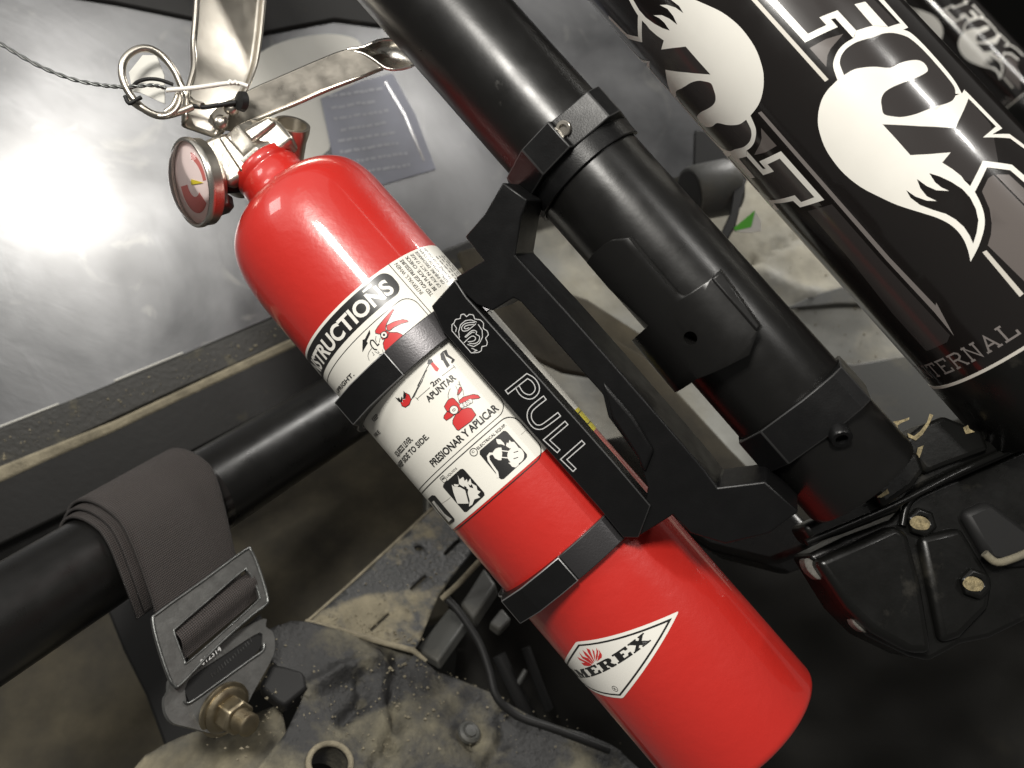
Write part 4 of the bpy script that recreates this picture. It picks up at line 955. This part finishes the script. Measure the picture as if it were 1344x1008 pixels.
def inset(lst, k):
    c = kcen(lst); return [tuple(c + (np.array(q) - c) * k) for q in lst]
# raised outer lip of the buckle
so_ = [tuple(q) for q in smooth_loop(bo, 4)]
lipv = [BP.hit(*q, .0024) for q in so_]
mk('buckle_lip', MB().tube(lipv + lipv[:1], .0008, 8, cap=False), M['steel'], buckle, smooth=60)
sl = [BP.hit(*tuple(q), .0022) for q in smooth_loop(bs, 4)]
mk('buckle_lip', MB().tube(sl + sl[:1], .0006, 8, cap=False), M['steel'], buckle, smooth=60)
# webbing bulging through the buckle's window
ctrs = Z6((520, 622), (540, 615), (640, 530), (720, 455), (748, 452)), Z6((545, 680), (560, 678), (650, 600), (745, 515), (762, 500))
wm = MB(); uvv = []; rows = 8; cols = 18; vs = []
a0, a1, b0, b1 = [np.array(BP.uv(*q)) for q in (Z6((512, 600))[0], Z6((735, 425))[0], Z6((548, 690))[0], Z6((768, 505))[0])]
for i in range(rows + 1):
    t = i / rows
    for j in range(cols + 1):
        s = j / cols; q = (a0 * (1 - t) + b0 * t) * (1 - s) + (a1 * (1 - t) + b1 * t) * s
        vs.append(BP.map(q[0], q[1], -.0010 + .0044 * math.sin(math.pi * min(1, t * 1.25)) - .006 * max(0, t - .7))); uvv.append((s * .045, t * .017))
wm.add(vs, [[i * (cols + 1) + j, i * (cols + 1) + j + 1, (i + 1) * (cols + 1) + j + 1, (i + 1) * (cols + 1) + j] for i in range(rows) for j in range(cols)])
o = mk('webbing', wm, M['webbing'], ST, smooth=60, clean=False); ul = o.data.uv_layers.new(name='UVMap')
for lp in o.data.loops: ul.data[lp.index].uv = uvv[lp.vertex_index]
# stamped digits
A_, B_ = BP.uv(*Z7b((590, 165))[0]), BP.uv(*Z7b((418, 300))[0]); H_ = np.array(BP.uv(*Z7b((575, 130))[0])) - np.array(BP.uv(*Z7b((600, 180))[0]))
text('stamped_digits', BP, '012314', B_, A_, tuple(H_ * .9), .0026, M['engr'], buckle, .0)
# anchor plate under it
ao = [(229, 884)] + Z6((498, 780), (486, 805), (490, 845), (512, 875), (560, 888), (640, 906), (700, 880), (745, 790), (800, 692), (812, 645), (806, 608), (785, 590)) + [(346, 812), (296, 838)]
asl = [(247, 893), (298, 857), (341, 830)] + Z6((774, 642), (776, 660), (738, 686), (640, 757), (566, 810), (552, 812))
ao2 = [BP.hit(*q, -.0030) for q in ao]
anchor = mk('anchor_plate', MB().holed([BP.hit(*tuple(q), -.0028) for q in smooth_loop(ao, 3)], [[BP.hit(*tuple(q), -.0028) for q in smooth_loop(asl, 3)]], -BN * .0030), M['dullzinc'], ST, smooth=45)
ed = [BP.hit(*tuple(q), -.0027) for q in smooth_path(Z6((545, 808), (560, 816), (640, 760), (740, 688), (776, 662), (780, 640)), 4)]
mk('buckle_lip', MB().tube(ed, .0008, 8), M['steel'], anchor, smooth=60)
mk('webbing_tail', MB().prism([BP.hit(*q, -.0036) for q in ((236, 893), (262, 872), (300, 842), (342, 806), (352, 838), (332, 862), (290, 898), (252, 928))], -BN * .002), M['rubber'], ST)
text('webbing_stitching', BP, 'CAUTION', BP.uv(*Z7b((555, 400))[0]), BP.uv(*Z7b((885, 90))[0]), tuple(np.array(BP.uv(*Z7b((540, 340))[0])) - np.array(BP.uv(*Z7b((570, 400))[0]))), -.0030, M['plastic'], ST) if False else None
st_ = []
for t in np.linspace(0, 1, 16):
    q = np.array(Z7b((560, 385))[0]) * (1 - t) + np.array(Z7b((905, 75))[0]) * t
    st_.append([BP.uv(*q), BP.uv(q[0] - 2 + random.uniform(-1, 1), q[1] - 4 + random.uniform(-2, 2))])
decal('webbing_stitching', BP, strokes(st_, .0004), -.0034, M['steel'], ST)
# bolt
bv = nrm((.80, -.16, .57)); bc = BP.hit(293, 930, -.0025)
BT = thing('anchor_bolt', bc, 'yellow zinc bolt with flanged nut and washer through the strap anchor plate', 'bolt')
mk('washer', MB().lathe(bc, bv, [(0, .0140), (.0016, .0142), (.0022, .0134), (.0022, .004)], 48), M['zinc'], BT, smooth=40)
mk('nut_flange', MB().lathe(bc, bv, [(.0022, .0122), (.0034, .0122), (.0046, .0108), (.0052, .0092)], 48), M['zinc'], BT, smooth=40)
mk('hex_nut', MB().lathe(bc, bv, [(.0040, .0090), (.0130, .0090), (.0140, .0076), (.0140, .005)], 6, a0=.35), M['zinc'], BT, bevel=.0008, smooth=30)
tp = []
for i in range(26): tp.append((.0130 + i * .00034, .0058 if i % 2 else .0053))
mk('threaded_stud', MB().lathe(bc, bv, tp + [(.0222, .0050), (.0224, .0042), (.0224, 0)], 28), M['zinc'], BT, smooth=60)
# ================================================================== WINDOW AND BODYWORK BEHIND
def slab(name, plane, pts, th, m_, parent=None, off=0., bevel=0., **k):
    return mk(name, MB().prism([plane.hit(*q, off) for q in pts], -plane.N * th), M[m_], parent, bevel=bevel, **k)
WT = thing('rear_window', WIN.hit(150, 480), 'scratched clear plastic rear window sheet with bright lamp glare at the left', 'window')
mk('pane', MB().prism([WIN.hit(*q) for q in ((-240, 655), (0, 563), (77, 532), (150, 502), (240, 465), (354, 417), (600, 322), (700, 284), (880, 235), (1020, 190), (1120, -200), (-240, -200))], -WN * .004), M['window'], WT)
for p in (((0, 560), (77, 530)), ((150, 500), (240, 463)),):
    mk('pane_edge', MB().tube([WIN.hit(*q, .0002) for q in p], .0007, 8), M['paper'], WT)
mk('dark_reflection', MB().prism([WIN.hit(*q, .004) for q in ((-240, -60), (-240, -200), (560, -200), (560, 18), (500, 34), (440, 26), (345, 44), (150, 4), (0, -20))], -WN * .004), M['seal'], WT, bevel=.002)  # dark strip standing in for the dim reflection along the pane's top
# reflections in the pane, built as flat coloured patches on it
mk('pale_reflection', MB().prism([WIN.hit(*q, .0008) for q in [tuple(p) for p in smooth_loop([(322, 92), (350, 64), (393, 49), (441, 45), (474, 58), (470, 100), (432, 150), (432, 196), (380, 215), (330, 160)], 4)]], -WN * .0005), M['paper'], None, label='pale rounded reflection in the window behind the extinguisher handle, built as a flat patch', cat='reflection')
BS = mk('blue_reflection', MB().prism([WIN.hit(*q, .0014) for q in ((421, 129), (470, 108), (515, 96), (545, 150), (572, 222), (500, 243), (440, 222))], -WN * .0005), M['blue'], None, label='dark blue reflection of printed rows in the window above the bottle, built as a flat patch', cat='reflection')
rows = []
for k in range(8):
    y0 = 128 + k * 14.5; x0 = 432 + k * 3.0 + random.uniform(-2, 6); x1 = 505 + k * 6.2 - random.uniform(0, 22)
    x = x0
    while x < x1 - 3:
        l = random.uniform(3, 11); tilt = -.16
        rows.append([WIN.uv(x, y0 + tilt * (x - x0) + random.uniform(-.8, .8)), WIN.uv(min(x + l, x1), y0 + tilt * (min(x + l, x1) - x0) + random.uniform(-.8, .8))]); x += l + random.uniform(1, 3)
decal('reflected_row', WIN, strokes(rows, .0020), .00155, M['rowprint'], BS)
decal('reflected_row', WIN, strokes([[WIN.uv(*q) for q in ((505, 108), (530, 150), (556, 212))]], .0016), .00155, M['shockgrey'], BS)
# seal, muddy ledge and rails under the window
RL = thing('window_seal', WIN.hit(150, 560), 'dark rubber window seal strip spotted with dried mud', 'seal')
mk('seal_strip', MB().prism([WIN.hit(*q, .006) for q in ((-240, 658), (0, 562), (150, 502), (240, 465), (400, 400), (640, 305), (640, 345), (400, 440), (240, 510), (100, 575), (0, 622), (-240, 730))], -WN * .012), M['gasket'], RL, bevel=.002)
LG = thing('body_ledge', WIN.hit(150, 560), 'narrow body ledge below the window, its top edge caked with pale mud', 'ledge')
def strip(top, bot, off, th, m_, nm, par, bev=.002): return mk(nm, MB().prism([WIN.hit(*q, off) for q in top + bot[::-1]], -WN * th), M[m_], par, bevel=bev, segs=3)
strip([(-240, 722), (0, 612), (60, 588), (150, 552), (240, 510), (330, 468), (400, 436), (640, 338)], [(-240, 745), (0, 634), (60, 606), (150, 567), (240, 524), (330, 482), (400, 450), (640, 350)], .016, .010, 'mud', 'mud_crust', LG)
strip([(-240, 740), (0, 628), (100, 584), (240, 520), (400, 446), (640, 346)], [(-240, 830), (0, 716), (100, 668), (240, 600), (400, 516), (640, 400)], .015, .02, 'seal', 'ledge_face', LG)
strip([(-240, 800), (0, 690), (120, 632), (260, 560), (420, 476), (640, 380)], [(-240, 880), (0, 770), (120, 712), (260, 640), (420, 560), (640, 450)], .004, .02, 'tubeblk', 'lower_rail', LG, .004)

# everything further back
BACK = pl3((0, 900, .66), (600, 700, .74), (500, 1008, .62))
WALL = Pln(U(672, 504, 2.6), V(1, 0, 0), V(0, 0, 1))
mk('workshop_wall', MB().prism([WALL.map(x, y) for x, y in ((-4, -3), (4, -3), (4, 3), (-4, 3))], V(0, 0, -.1)), M['wall'], None, kind='structure')
slab('side_panel', BACK, [(-200, 1000), (0, 840), (300, 640), (460, 540), (640, 560), (700, 700), (620, 800), (420, 860), (300, 920), (200, 1100), (-200, 1200)], .01, 'darkpanel', None, 0, .003, label='dark brown black body panel under the cross tube, lightly muddied', cat='panel')
slab('support_bracket', pl3((150, 800, .56), (250, 800, .56), (200, 950, .545)), [(138, 800), (200, 762), (262, 950), (250, 1030), (232, 1030), (190, 915), (160, 855)], .02, 'rubber', None, 0, .003, label='black steel support bracket hanging behind the webbing strap', cat='bracket')
BED = pl3((620, 560, .66), (1250, 420, .74), (1000, 250, .78))
bedo = MB()
def sheet(plane, outline, cell, amp, freq, th=.006, holes=(), crease=()):
    """a closed outline filled with a fine grid and pushed about by noise; holes are real openings"""
    ol = [np.array(plane.uv(*q)) for q in outline]; hl = [[np.array(plane.uv(*q)) for q in h] for h in holes]
    def dens(l):
        out = []
        for i in range(len(l)):
            a, b = l[i], l[(i + 1) % len(l)]; n = max(1, int(np.linalg.norm(b - a) / cell))
            out += [a + (b - a) * k / n for k in range(n)]
        return out
    loops = [dens(ol)] + [dens(h) for h in hl]
    pts = []; edges = []
    for l in loops:
        o = len(pts); pts += l; edges += [(o + i, o + (i + 1) % len(l)) for i in range(len(l))]
    def inside(p, l):
        c = False; j = len(l) - 1
        for i in range(len(l)):
            if (l[i][1] > p[1]) != (l[j][1] > p[1]) and p[0] < (l[j][0] - l[i][0]) * (p[1] - l[i][1]) / (l[j][1] - l[i][1]) + l[i][0]: c = not c
            j = i
        return c
    arr = np.array(ol); lo = arr.min(0); hi = arr.max(0)
    for x in np.arange(lo[0], hi[0], cell):
        for y in np.arange(lo[1], hi[1], cell):
            p = np.array([x + random.uniform(-.25, .25) * cell, y + random.uniform(-.25, .25) * cell])
            if inside(p, ol) and not any(inside(p, h) for h in hl): pts.append(p)
    vs, es, fs, *_ = delaunay_2d_cdt([Vector((p[0], p[1])) for p in pts], edges, [], 0, 1e-6)
    keep = []
    for f in fs:
        c = sum((np.array(vs[i]) for i in f), np.zeros(2)) / len(f)
        if inside(c, ol) and not any(inside(c, h) for h in hl): keep.append(list(f))
    used = sorted({i for f in keep for i in f}); ix = {a: b for b, a in enumerate(used)}
    V3 = []
    for i in used:
        u, v = vs[i]; h = amp * (noise.noise(Vector((u * freq, v * freq, 1.7))) + .5 * noise.noise(Vector((u * freq * 2.3, v * freq * 2.3, 7.1))))
        for (line_, dep, wd_) in crease:
            for a, b in zip(line_[:-1], line_[1:]):
                t = np.clip(((u - a[0]) * (b[0] - a[0]) + (v - a[1]) * (b[1] - a[1])) / max(1e-9, (b[0] - a[0]) ** 2 + (b[1] - a[1]) ** 2), 0, 1)
                dd = math.hypot(u - a[0] - t * (b[0] - a[0]), v - a[1] - t * (b[1] - a[1])); h += dep * math.exp(-(dd / wd_) ** 2)
        V3.append(plane.map(u, v, h))
    mb = MB(); mb.add(V3, [[ix[i] for i in f] for f in keep]); return mb
def cr(plane, pts, dep, wd_): return ([plane.uv(*q) for q in pts], dep, wd_)
bm_ = sheet(BED, [(560, 400), (640, 330), (760, 250), (900, 215), (1010, 170), (1400, 380), (1400, 720), (1000, 700), (560, 700)], .006, .004, 14,
    crease=[cr(BED, [(985, 345), (1030, 318), (1085, 296)], -.010, .0025), cr(BED, [(1000, 360), (1060, 392), (1140, 372)], .006, .008), cr(BED, [(740, 330), (760, 300)], .006, .004), cr(BED, [(720, 380), (800, 440), (900, 560)], -.01, .012)])
mk('cargo_bed', bm_, M['bed'], None, smooth=180, clean=False, solid=.004, kind='structure')
slab('bed_fold', BED, [(1030, 405), (1070, 386), (1140, 366), (1180, 398), (1100, 398)], .004, 'plastic', None, .010, .001, label='dark wedge shaped plastic flap lying on the muddy bed left of the big shock', cat='flap')
slab('bed_liner', BED, [(1050, 470), (1120, 478), (1230, 460), (1300, 520), (1300, 620), (1120, 620), (1040, 520)], .004, 'plastic', None, .008, .001, label='grey plastic bed liner edge above the lower bracket', cat='liner')
# flange with slots
FL = pl3((403, 816, .50), (570, 690, .58), (545, 850, .50))
ZF = Zm(340, 640, 340)
def rot_slot(a, b, w):
    a = np.array(a); b = np.array(b); t = (b - a) / np.linalg.norm(b - a); n = np.array([-t[1], t[0]]) * w / 2
    return [tuple(a + n), tuple(b + n), tuple(b - n), tuple(a - n)]
slots = [rot_slot(ZF((578, 742))[0], ZF((676, 650))[0], 4.5), rot_slot(ZF((785, 530))[0], ZF((868, 455))[0], 4.5), rot_slot(ZF((960, 345))[0], ZF((1045, 265))[0], 5)]
hc = ZF((828, 312))[0]; slots.append([(hc[0] + 6 * math.cos(t), hc[1] + 4 * math.sin(t)) for t in np.linspace(0, 2 * math.pi, 12, endpoint=False)])
fo = ZF((250, 695), (460, 510), (690, 300), (900, 105), (1060, -20), (1180, 240), (1100, 335), (1000, 460), (930, 560), (830, 800), (800, 845), (600, 795), (430, 742))
FLT = thing('slotted_flange', FL.hit(480, 780), 'muddy slotted metal flange left of the bottle, partly wiped clean', 'flange')
mk('flange_plate', sheet(FL, fo, .004, .0006, 40, holes=slots), M['flange'], FLT, smooth=180, clean=False, solid=.003)
mk('flange_lip', MB().tube([FL.hit(*q, .0004) for q in ZF((240, 692), (430, 738), (600, 792), (800, 845), (870, 900))], [.0012, .0016, .0018, .0018, .001], 10), M['mud'], FLT, smooth=60)
mk('flange_lip', MB().tube([FL.hit(*q, .0002) for q in ZF((250, 695), (460, 510), (690, 300), (900, 105))], .0010, 8), M['mud'], FLT, smooth=60)
# lumpy plastic fender with a hole and a push rivet
FN = pl3((330, 830, .47), (700, 960, .50), (420, 1000, .43))
ZU = Zm(300, 800, 460)
hole_ = [ZU((385, 560))[0]]; hx, hy = hole_[0]
hol = [(hx + 1 + 27 * math.cos(t), hy + 10 + 25 * math.sin(t)) for t in np.linspace(0, 2 * math.pi, 24, endpoint=False)]
fo2 = ZU((90, 100), (180, 60), (240, 42), (320, 55), (520, 115), (720, 165), (800, 240), (900, 280), (1000, 320), (1080, 375), (1200, 420), (1344, 470), (1500, 540), (1700, 720), (1500, 900), (-100, 900), (110, 610), (215, 480), (300, 310), (200, 240))
fm = sheet(FN, fo2, .0028, .0028, 26, holes=[hol], crease=[cr(FN, ZU((650, 190), (640, 330), (660, 420), (630, 520), (560, 600)), -.006, .004), cr(FN, ZU((510, 260), (520, 340), (440, 430)), -.006, .003), cr(FN, ZU((300, 310), (420, 240), (560, 180)), .004, .004),
     cr(FN, ZU((1050, 400), (1060, 500), (1000, 600)), -.004, .004), cr(FN, ZU((880, 480), (940, 520), (985, 480)), -.003, .004)])
FNT = thing('plastic_fender', FN.hit(500, 930), 'lumpy dark plastic fender cover smeared with dried mud at the bottom centre', 'fender')
mk('fender_skin', fm, M['fender'], FNT, smooth=180, clean=False, solid=.003)
hp_ = [FN.hit(*q, 0) for q in hol]
mk('hole_sleeve', MB().ring([[p + FN.N * .001 for p in hp_], [p - FN.N * .02 for p in hp_]], True, False), M['fender'], FNT, smooth=60)
rl = [FN.hit(hx + 1 + 28 * math.cos(t), hy + 10 + 26 * math.sin(t), .0008) for t in np.linspace(math.pi * .85, math.pi * 2.1, 24)]
mk('hole_rim', MB().tube(rl, .0016, 8), M['mud'], FNT, smooth=60)
pr_ = FN.hit(*ZU((925, 470))[0], .001)
mk('push_rivet', MB().lathe(pr_, FN.N, [(-.002, .0066), (.0004, .0066), (.0016, .0050), (.0010, .0038), (.0022, .0034), (.0026, 0)], 24), M['plastic'], None, smooth=40, label='round plastic push rivet fixing the muddy fender cover', cat='rivet')
# pale plate and block near the anchor bolt
MPL = pl3((240, 960, .47), (370, 930, .47), (330, 1005, .44))
mk('mud_plate', sheet(MPL, [(190, 990), (240, 966), (300, 946), (340, 934), (366, 925), (373, 946), (376, 970), (352, 996), (330, 1030), (150, 1040)], .003, .0012, 60), M['flange2'], None, smooth=180, clean=False, solid=.003, label='tan mud caked plate edge below the anchor bolt', cat='plate')
slab('rubber_block', pl3((340, 899, .455), (402, 903, .46), (372, 930, .45)), ZU((118, 292), (163, 205), (215, 215), (285, 236), (305, 300), (215, 372), (180, 350)), .012, 'rubber', None, .006, .002, label='small black rubber block beside the anchor bolt nut', cat='block')
# dark bits behind the lower band
slab('plastic_rib', pl3((545, 850, .52), (650, 780, .55), (600, 870, .50)), ZF((815, 835), (985, 620), (1075, 690), (925, 900)), .008, 'plastic', None, 0, .0015, label='flat grey plastic rib lying beside the flange end', cat='rib')
slab('plastic_cover', pl3((590, 800, .50), (650, 740, .52), (620, 820, .49)), ZF((1040, 600), (1070, 560), (1165, 410), (1230, 500), (1110, 680)), .012, 'plastic', None, 0, .002, label='grey plastic cover with a sloping edge beside the red cylinder', cat='cover')
slab('plastic_clip', pl3((640, 810, .50), (680, 790, .51), (660, 840, .49)), ZF((1195, 700), (1260, 620), (1310, 680), (1250, 740)), .008, 'plastic', None, 0, .0015, label='small grey plastic clip under the lower clamp band', cat='clip')
cab = [U(x, y, z) for x, y, z in ((583, 783, .50), (600, 800, .495), (628, 842, .49), (642, 880, .485), (652, 915, .48), (680, 940, .48), (730, 958, .48), (800, 985, .48))]
mk('black_cable', MB().tube(smooth_path(cab, 6), .0023, 12), M['rubber'], None, smooth=60, label='black cable curving down behind the lower part of the bottle', cat='cable')
st2 = [U(x, y, .497) for x, y in ((580, 786), (600, 768), (628, 738), (640, 725))]
mk('cable_clip', MB().tube(st2, .0018, 8), M['mud'], None, smooth=60, label='thin mud coated clip at the top of the cable', cat='clip')
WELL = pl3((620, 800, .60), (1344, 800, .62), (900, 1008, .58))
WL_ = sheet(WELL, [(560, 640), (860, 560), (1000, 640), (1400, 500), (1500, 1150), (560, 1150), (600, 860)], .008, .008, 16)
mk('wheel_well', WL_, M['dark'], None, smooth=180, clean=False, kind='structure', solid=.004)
for i, (x0, y0, x1, y1, w) in enumerate(((655, 860, 700, 950, 14), (690, 850, 720, 930, 10), (672, 905, 690, 880, 6))):
    a, b = U(x0, y0, .53), U(x1, y1, .53)
    mk('hose', MB().tube([a, (a + b) / 2 + V(0, 0, .004), b], w / 1088 * .53 / 2 * 1.3, 12), M['rubber' if i < 2 else 'plastic'], None, smooth=60, label=('thick black hose deep behind the badge end of the bottle', 'second black hose nearer the badge behind the bottle', 'short grey hose stub among the black hoses')[i], cat='hose')
slab('dark_slab', pl3((650, 400, .58), (800, 400, .60), (740, 520, .57)), [(600, 330), (640, 318), (712, 372), (772, 392), (846, 440), (858, 486), (812, 500), (740, 488), (680, 460), (640, 430)], .006, 'darkpanel', None, 0, .002, label='dark slab darkening the bed seen through the upper slot of the bracket', cat='panel')  # slab added to darken the bed behind the slot
slab('bed_channel', pl3((830, 480, .58), (930, 600, .57), (860, 620, .56)), [(800, 440), (850, 470), (960, 590), (1010, 640), (960, 690), (900, 640), (840, 560)], .006, 'darkpanel', None, 0, .002, label='dusty dark plastic channel seen between bracket bar and cage tube', cat='channel')
# bits glimpsed between tube and shock
kc = U(905, 255, .60); kd = nrm((.9, .22, -.25))
KN = thing('mount_bushing', kc, 'dark rubber bushing cylinder between the cage tube and the big shock', 'bushing')
mk('bushing_body', MB().lathe(kc, kd, [(0, .010), (0, .0185), (.003, .0200), (.030, .0205), (.034, .019)], 40), M['plastic'], KN, smooth=40)
mk('bushing_core', MB().lathe(kc - kd * .0006, kd, [(0, 0), (0, .0165), (.002, .0165)], 32), M['rubber'], KN, smooth=40)
slab('black_strap', pl3((960, 240, .59), (985, 240, .59), (960, 320, .57)), [(966, 232), (980, 236), (966, 296), (954, 316), (946, 306), (958, 280)], .004, 'rubber', None, 0, .001, label='black strap end hanging beside the rubber bushing', cat='strap')
slab('backing_plate', pl3((910, 180, .64), (980, 180, .64), (940, 260, .62)), [(912, 170), (950, 175), (985, 225), (975, 250), (910, 250)], .006, 'rubber', None, 0, .001, label='black backing plate above the rubber bushing', cat='plate')
TG = mk('warning_tag', MB().prism([U(*q, .575) for q in ((963, 300), (990, 276), (999, 290), (999, 303), (986, 305), (966, 304))], V(0, 0, -.002)), M['white'], None, label='small green and white tag glimpsed left of the big shock', cat='tag')
gp = Pln(U(980, 290, .575), V(1, 0, 0), V(0, 0, 1))
decal('tag_print', gp, [([gp.uv(*q) for q in ((963, 299), (991, 276), (986, 298), (965, 303))], [])], .0003, M['green'], TG)

# ================================================================== LOWER RIGHT BRACKET
LP = pl3((1060, 700, .335), (1344, 600, .345), (1200, 860, .325))
LB_ = thing('lower_mount_bracket', LP.hit(1200, 720), 'black powder coated mounting bracket with chipped bolt heads at the lower right', 'bracket')
def lp(pts, off=0): return [LP.hit(*q, off) for q in pts]
mk('bracket_face', MB().prism(lp([(1060, 728), (1110, 704), (1170, 682), (1186, 664), (1204, 648), (1250, 628), (1400, 565), (1400, 790), (1300, 838), (1262, 846), (1222, 868), (1196, 862), (1140, 835), (1105, 800)]), -LP.N * .02), M['powder'], LB_, bevel=.0022, segs=3)
mk('bracket_flange', MB().prism(lp([(1052, 690), (1100, 668), (1160, 640), (1230, 604), (1400, 535), (1400, 560), (1250, 622), (1200, 646), (1180, 672), (1110, 700), (1068, 714)], .006), -LP.N * .016), M['powder'], LB_, bevel=.0025, segs=3)
mk('bracket_block', MB().prism(lp([(1185, 578), (1210, 558), (1240, 545), (1290, 566), (1300, 590), (1240, 612), (1216, 622), (1200, 600)], .010), -LP.N * .03), M['powder'], LB_, bevel=.002, segs=3)
mk('bracket_block', MB().prism(lp([(1146, 640), (1168, 606), (1206, 590), (1216, 618), (1200, 640), (1160, 668)], .012), -LP.N * .03), M['powder'], LB_, bevel=.0025, segs=3)
mk('bracket_boss', MB().prism(lp([(1070, 736), (1176, 688), (1194, 700), (1212, 770), (1226, 858), (1196, 858), (1146, 830), (1112, 798)], .007), -LP.N * .012), M['powder'], LB_, bevel=.0035, segs=4)
mk('bracket_boss', MB().prism(lp([(1206, 704), (1262, 690), (1306, 762), (1300, 800), (1262, 838), (1236, 846)], .0035), -LP.N * .01), M['powder'], LB_, bevel=.003, segs=3)
mk('bracket_rib', MB().tube(smooth_path(lp([(1340, 586), (1250, 626), (1206, 646), (1190, 664), (1184, 690)], .001), 5), .0016, 10), M['powder'], LB_, smooth=60)
mk('bracket_rib', MB().tube(smooth_path(lp([(1058, 712), (1120, 686), (1180, 660), (1262, 618), (1344, 582)], .0065), 4), .0013, 10), M['powder'], LB_, smooth=60)
for x, y in ((1207, 686), (1277, 766)):
    mk('bolt_head', MB().lathe(LP.hit(x, y, .0033 if y > 700 else 0), LP.N, [(0, .0062), (.0022, .0062), (.0030, .0050), (.0030, .0028), (.0016, .0024), (.0016, 0)], 6), M['powder'], LB_, bevel=.0004)
    decal('chipped_patch', Pln(LP.hit(x, y, .0064 if y > 700 else .0031), LP.ex, LP.N), [([tuple(p) for p in smooth_loop([(-.0040, .0012), (-.0012, .0030), (.0022, .0018), (.0040, -.0012), (.0018, -.0034), (-.0026, -.0018)], 3)], [])], .0001, M['chip'], LB_)
def chip(pts, off=.0104): decal('chipped_patch', LP, [([LP.uv(*LPp) for LPp in pts], [])], off, M['chip'], LB_)
def chip(pts, off):
    pl = Pln(LP.P + LP.N * off, LP.ex, LP.N); decal('chipped_patch', pl, [([pl.uv(*q) for q in pts], [])], .0001, M['chip'], LB_)
ZX = Zm(880, 480, 464)
for pts in (((845, 213), (880, 206), (908, 196), (906, 206), (880, 216), (862, 228)), ((845, 216), (862, 230), (878, 262), (886, 280), (872, 272), (856, 245)), ((985, 182), (999, 188), (980, 228), (958, 262), (932, 284), (905, 272), (900, 256), (925, 268), (948, 250), (975, 214)),
            ((940, 312), (962, 303), (950, 340), (934, 372), (922, 362), (934, 340))):
    chip(ZX(*pts), .0103)
chip(ZX((1112, 235), (1130, 226), (1136, 240), (1158, 252), (1122, 260)), .0103)
chip(ZX((785, 500), (825, 468), (832, 485), (800, 502)), .0124)
for pts in (ZX((510, 735), (540, 740), (590, 800), (560, 812), (520, 775)), ZX((692, 942), (730, 950), (775, 1000), (740, 1015), (700, 985))):
    mk('rubber_grommet', MB().prism(lp([tuple(q) for q in smooth_loop(pts, 3)], .0005), -LP.N * .006), M['grommet'], LB_, bevel=.001)
TLn = pl3((1240, 740, .45), (1344, 700, .45), (1300, 800, .43))
slab('wire_loom', LP, [(1262, 672), (1300, 655), (1360, 700), (1400, 740), (1330, 745), (1300, 738)], .01, 'rubber', None, .004, .003, label='grey plastic wire loom cover at the right edge, under the bracket rib', cat='cover')
mk('loom_edge', MB().tube(smooth_path(lp([(1292, 726), (1308, 738), (1330, 733), (1360, 720)], .006), 4), .0016, 10), M['flange2'], None, smooth=60, label='mud coated edge trim along the loom cover at the right edge', cat='trim')
rod = [U(x, y, z) for x, y, z in ((915, 560, .50), (945, 600, .48), (985, 640, .47))]
FT = pl3((900, 700, .50), (1060, 640, .46), (1000, 760, .45))
slab('tube_foot', FT, [(900, 640), (985, 612), (1060, 690), (1060, 720), (1010, 740), (930, 720), (880, 690)], .02, 'powder', None, 0, .004, label='black foot plate under the end of the diagonal cage tube', cat='plate')

# crumbs of dried mud and grit lying on the fender, flange, ledge and bed
cb = MB()
def crumb(p, r):
    vs_ = [np.array(q, float) for q in ((1, 0, 0), (-1, 0, 0), (0, 1, 0), (0, -1, 0), (0, 0, 1), (0, 0, -1))]
    vs_ = [p + r * q * random.uniform(.6, 1.35) for q in vs_]
    cb.add(vs_, [[0, 2, 4], [2, 1, 4], [1, 3, 4], [3, 0, 4], [2, 0, 5], [1, 2, 5], [3, 1, 5], [0, 3, 5]])
def scatter(plane, quad, n, lo, hi, off=.0006):
    a, b, c, d = [np.array(q, float) for q in quad]
    for _ in range(n):
        u, v = random.random(), random.random(); q = (a * (1 - u) + b * u) * (1 - v) + (d * (1 - u) + c * u) * v
        if math.hypot(q[0] - hx, q[1] - hy - 10) < 34: continue
        crumb(plane.hit(q[0], q[1], off), lo * (hi / lo) ** (random.random() ** 2))
scatter(FN, ((335, 832), (560, 868), (840, 985), (260, 1000)), 420, .00025, .0012)
scatter(FL, ((420, 812), (560, 690), (600, 720), (545, 835)), 130, .0002, .0009)
scatter(FL, ((405, 812), (420, 800), (560, 838), (545, 850)), 90, .0003, .0011)
scatter(WIN, ((0, 575), (400, 410), (400, 432), (0, 606)), 140, .0003, .0013, .0064)
scatter(BED, ((980, 300), (1130, 300), (1180, 500), (1080, 480)), 150, .0003, .0014, .002)
mk('mud_crumbs', cb, M['mud'], None, smooth=0, clean=False, kind='stuff')
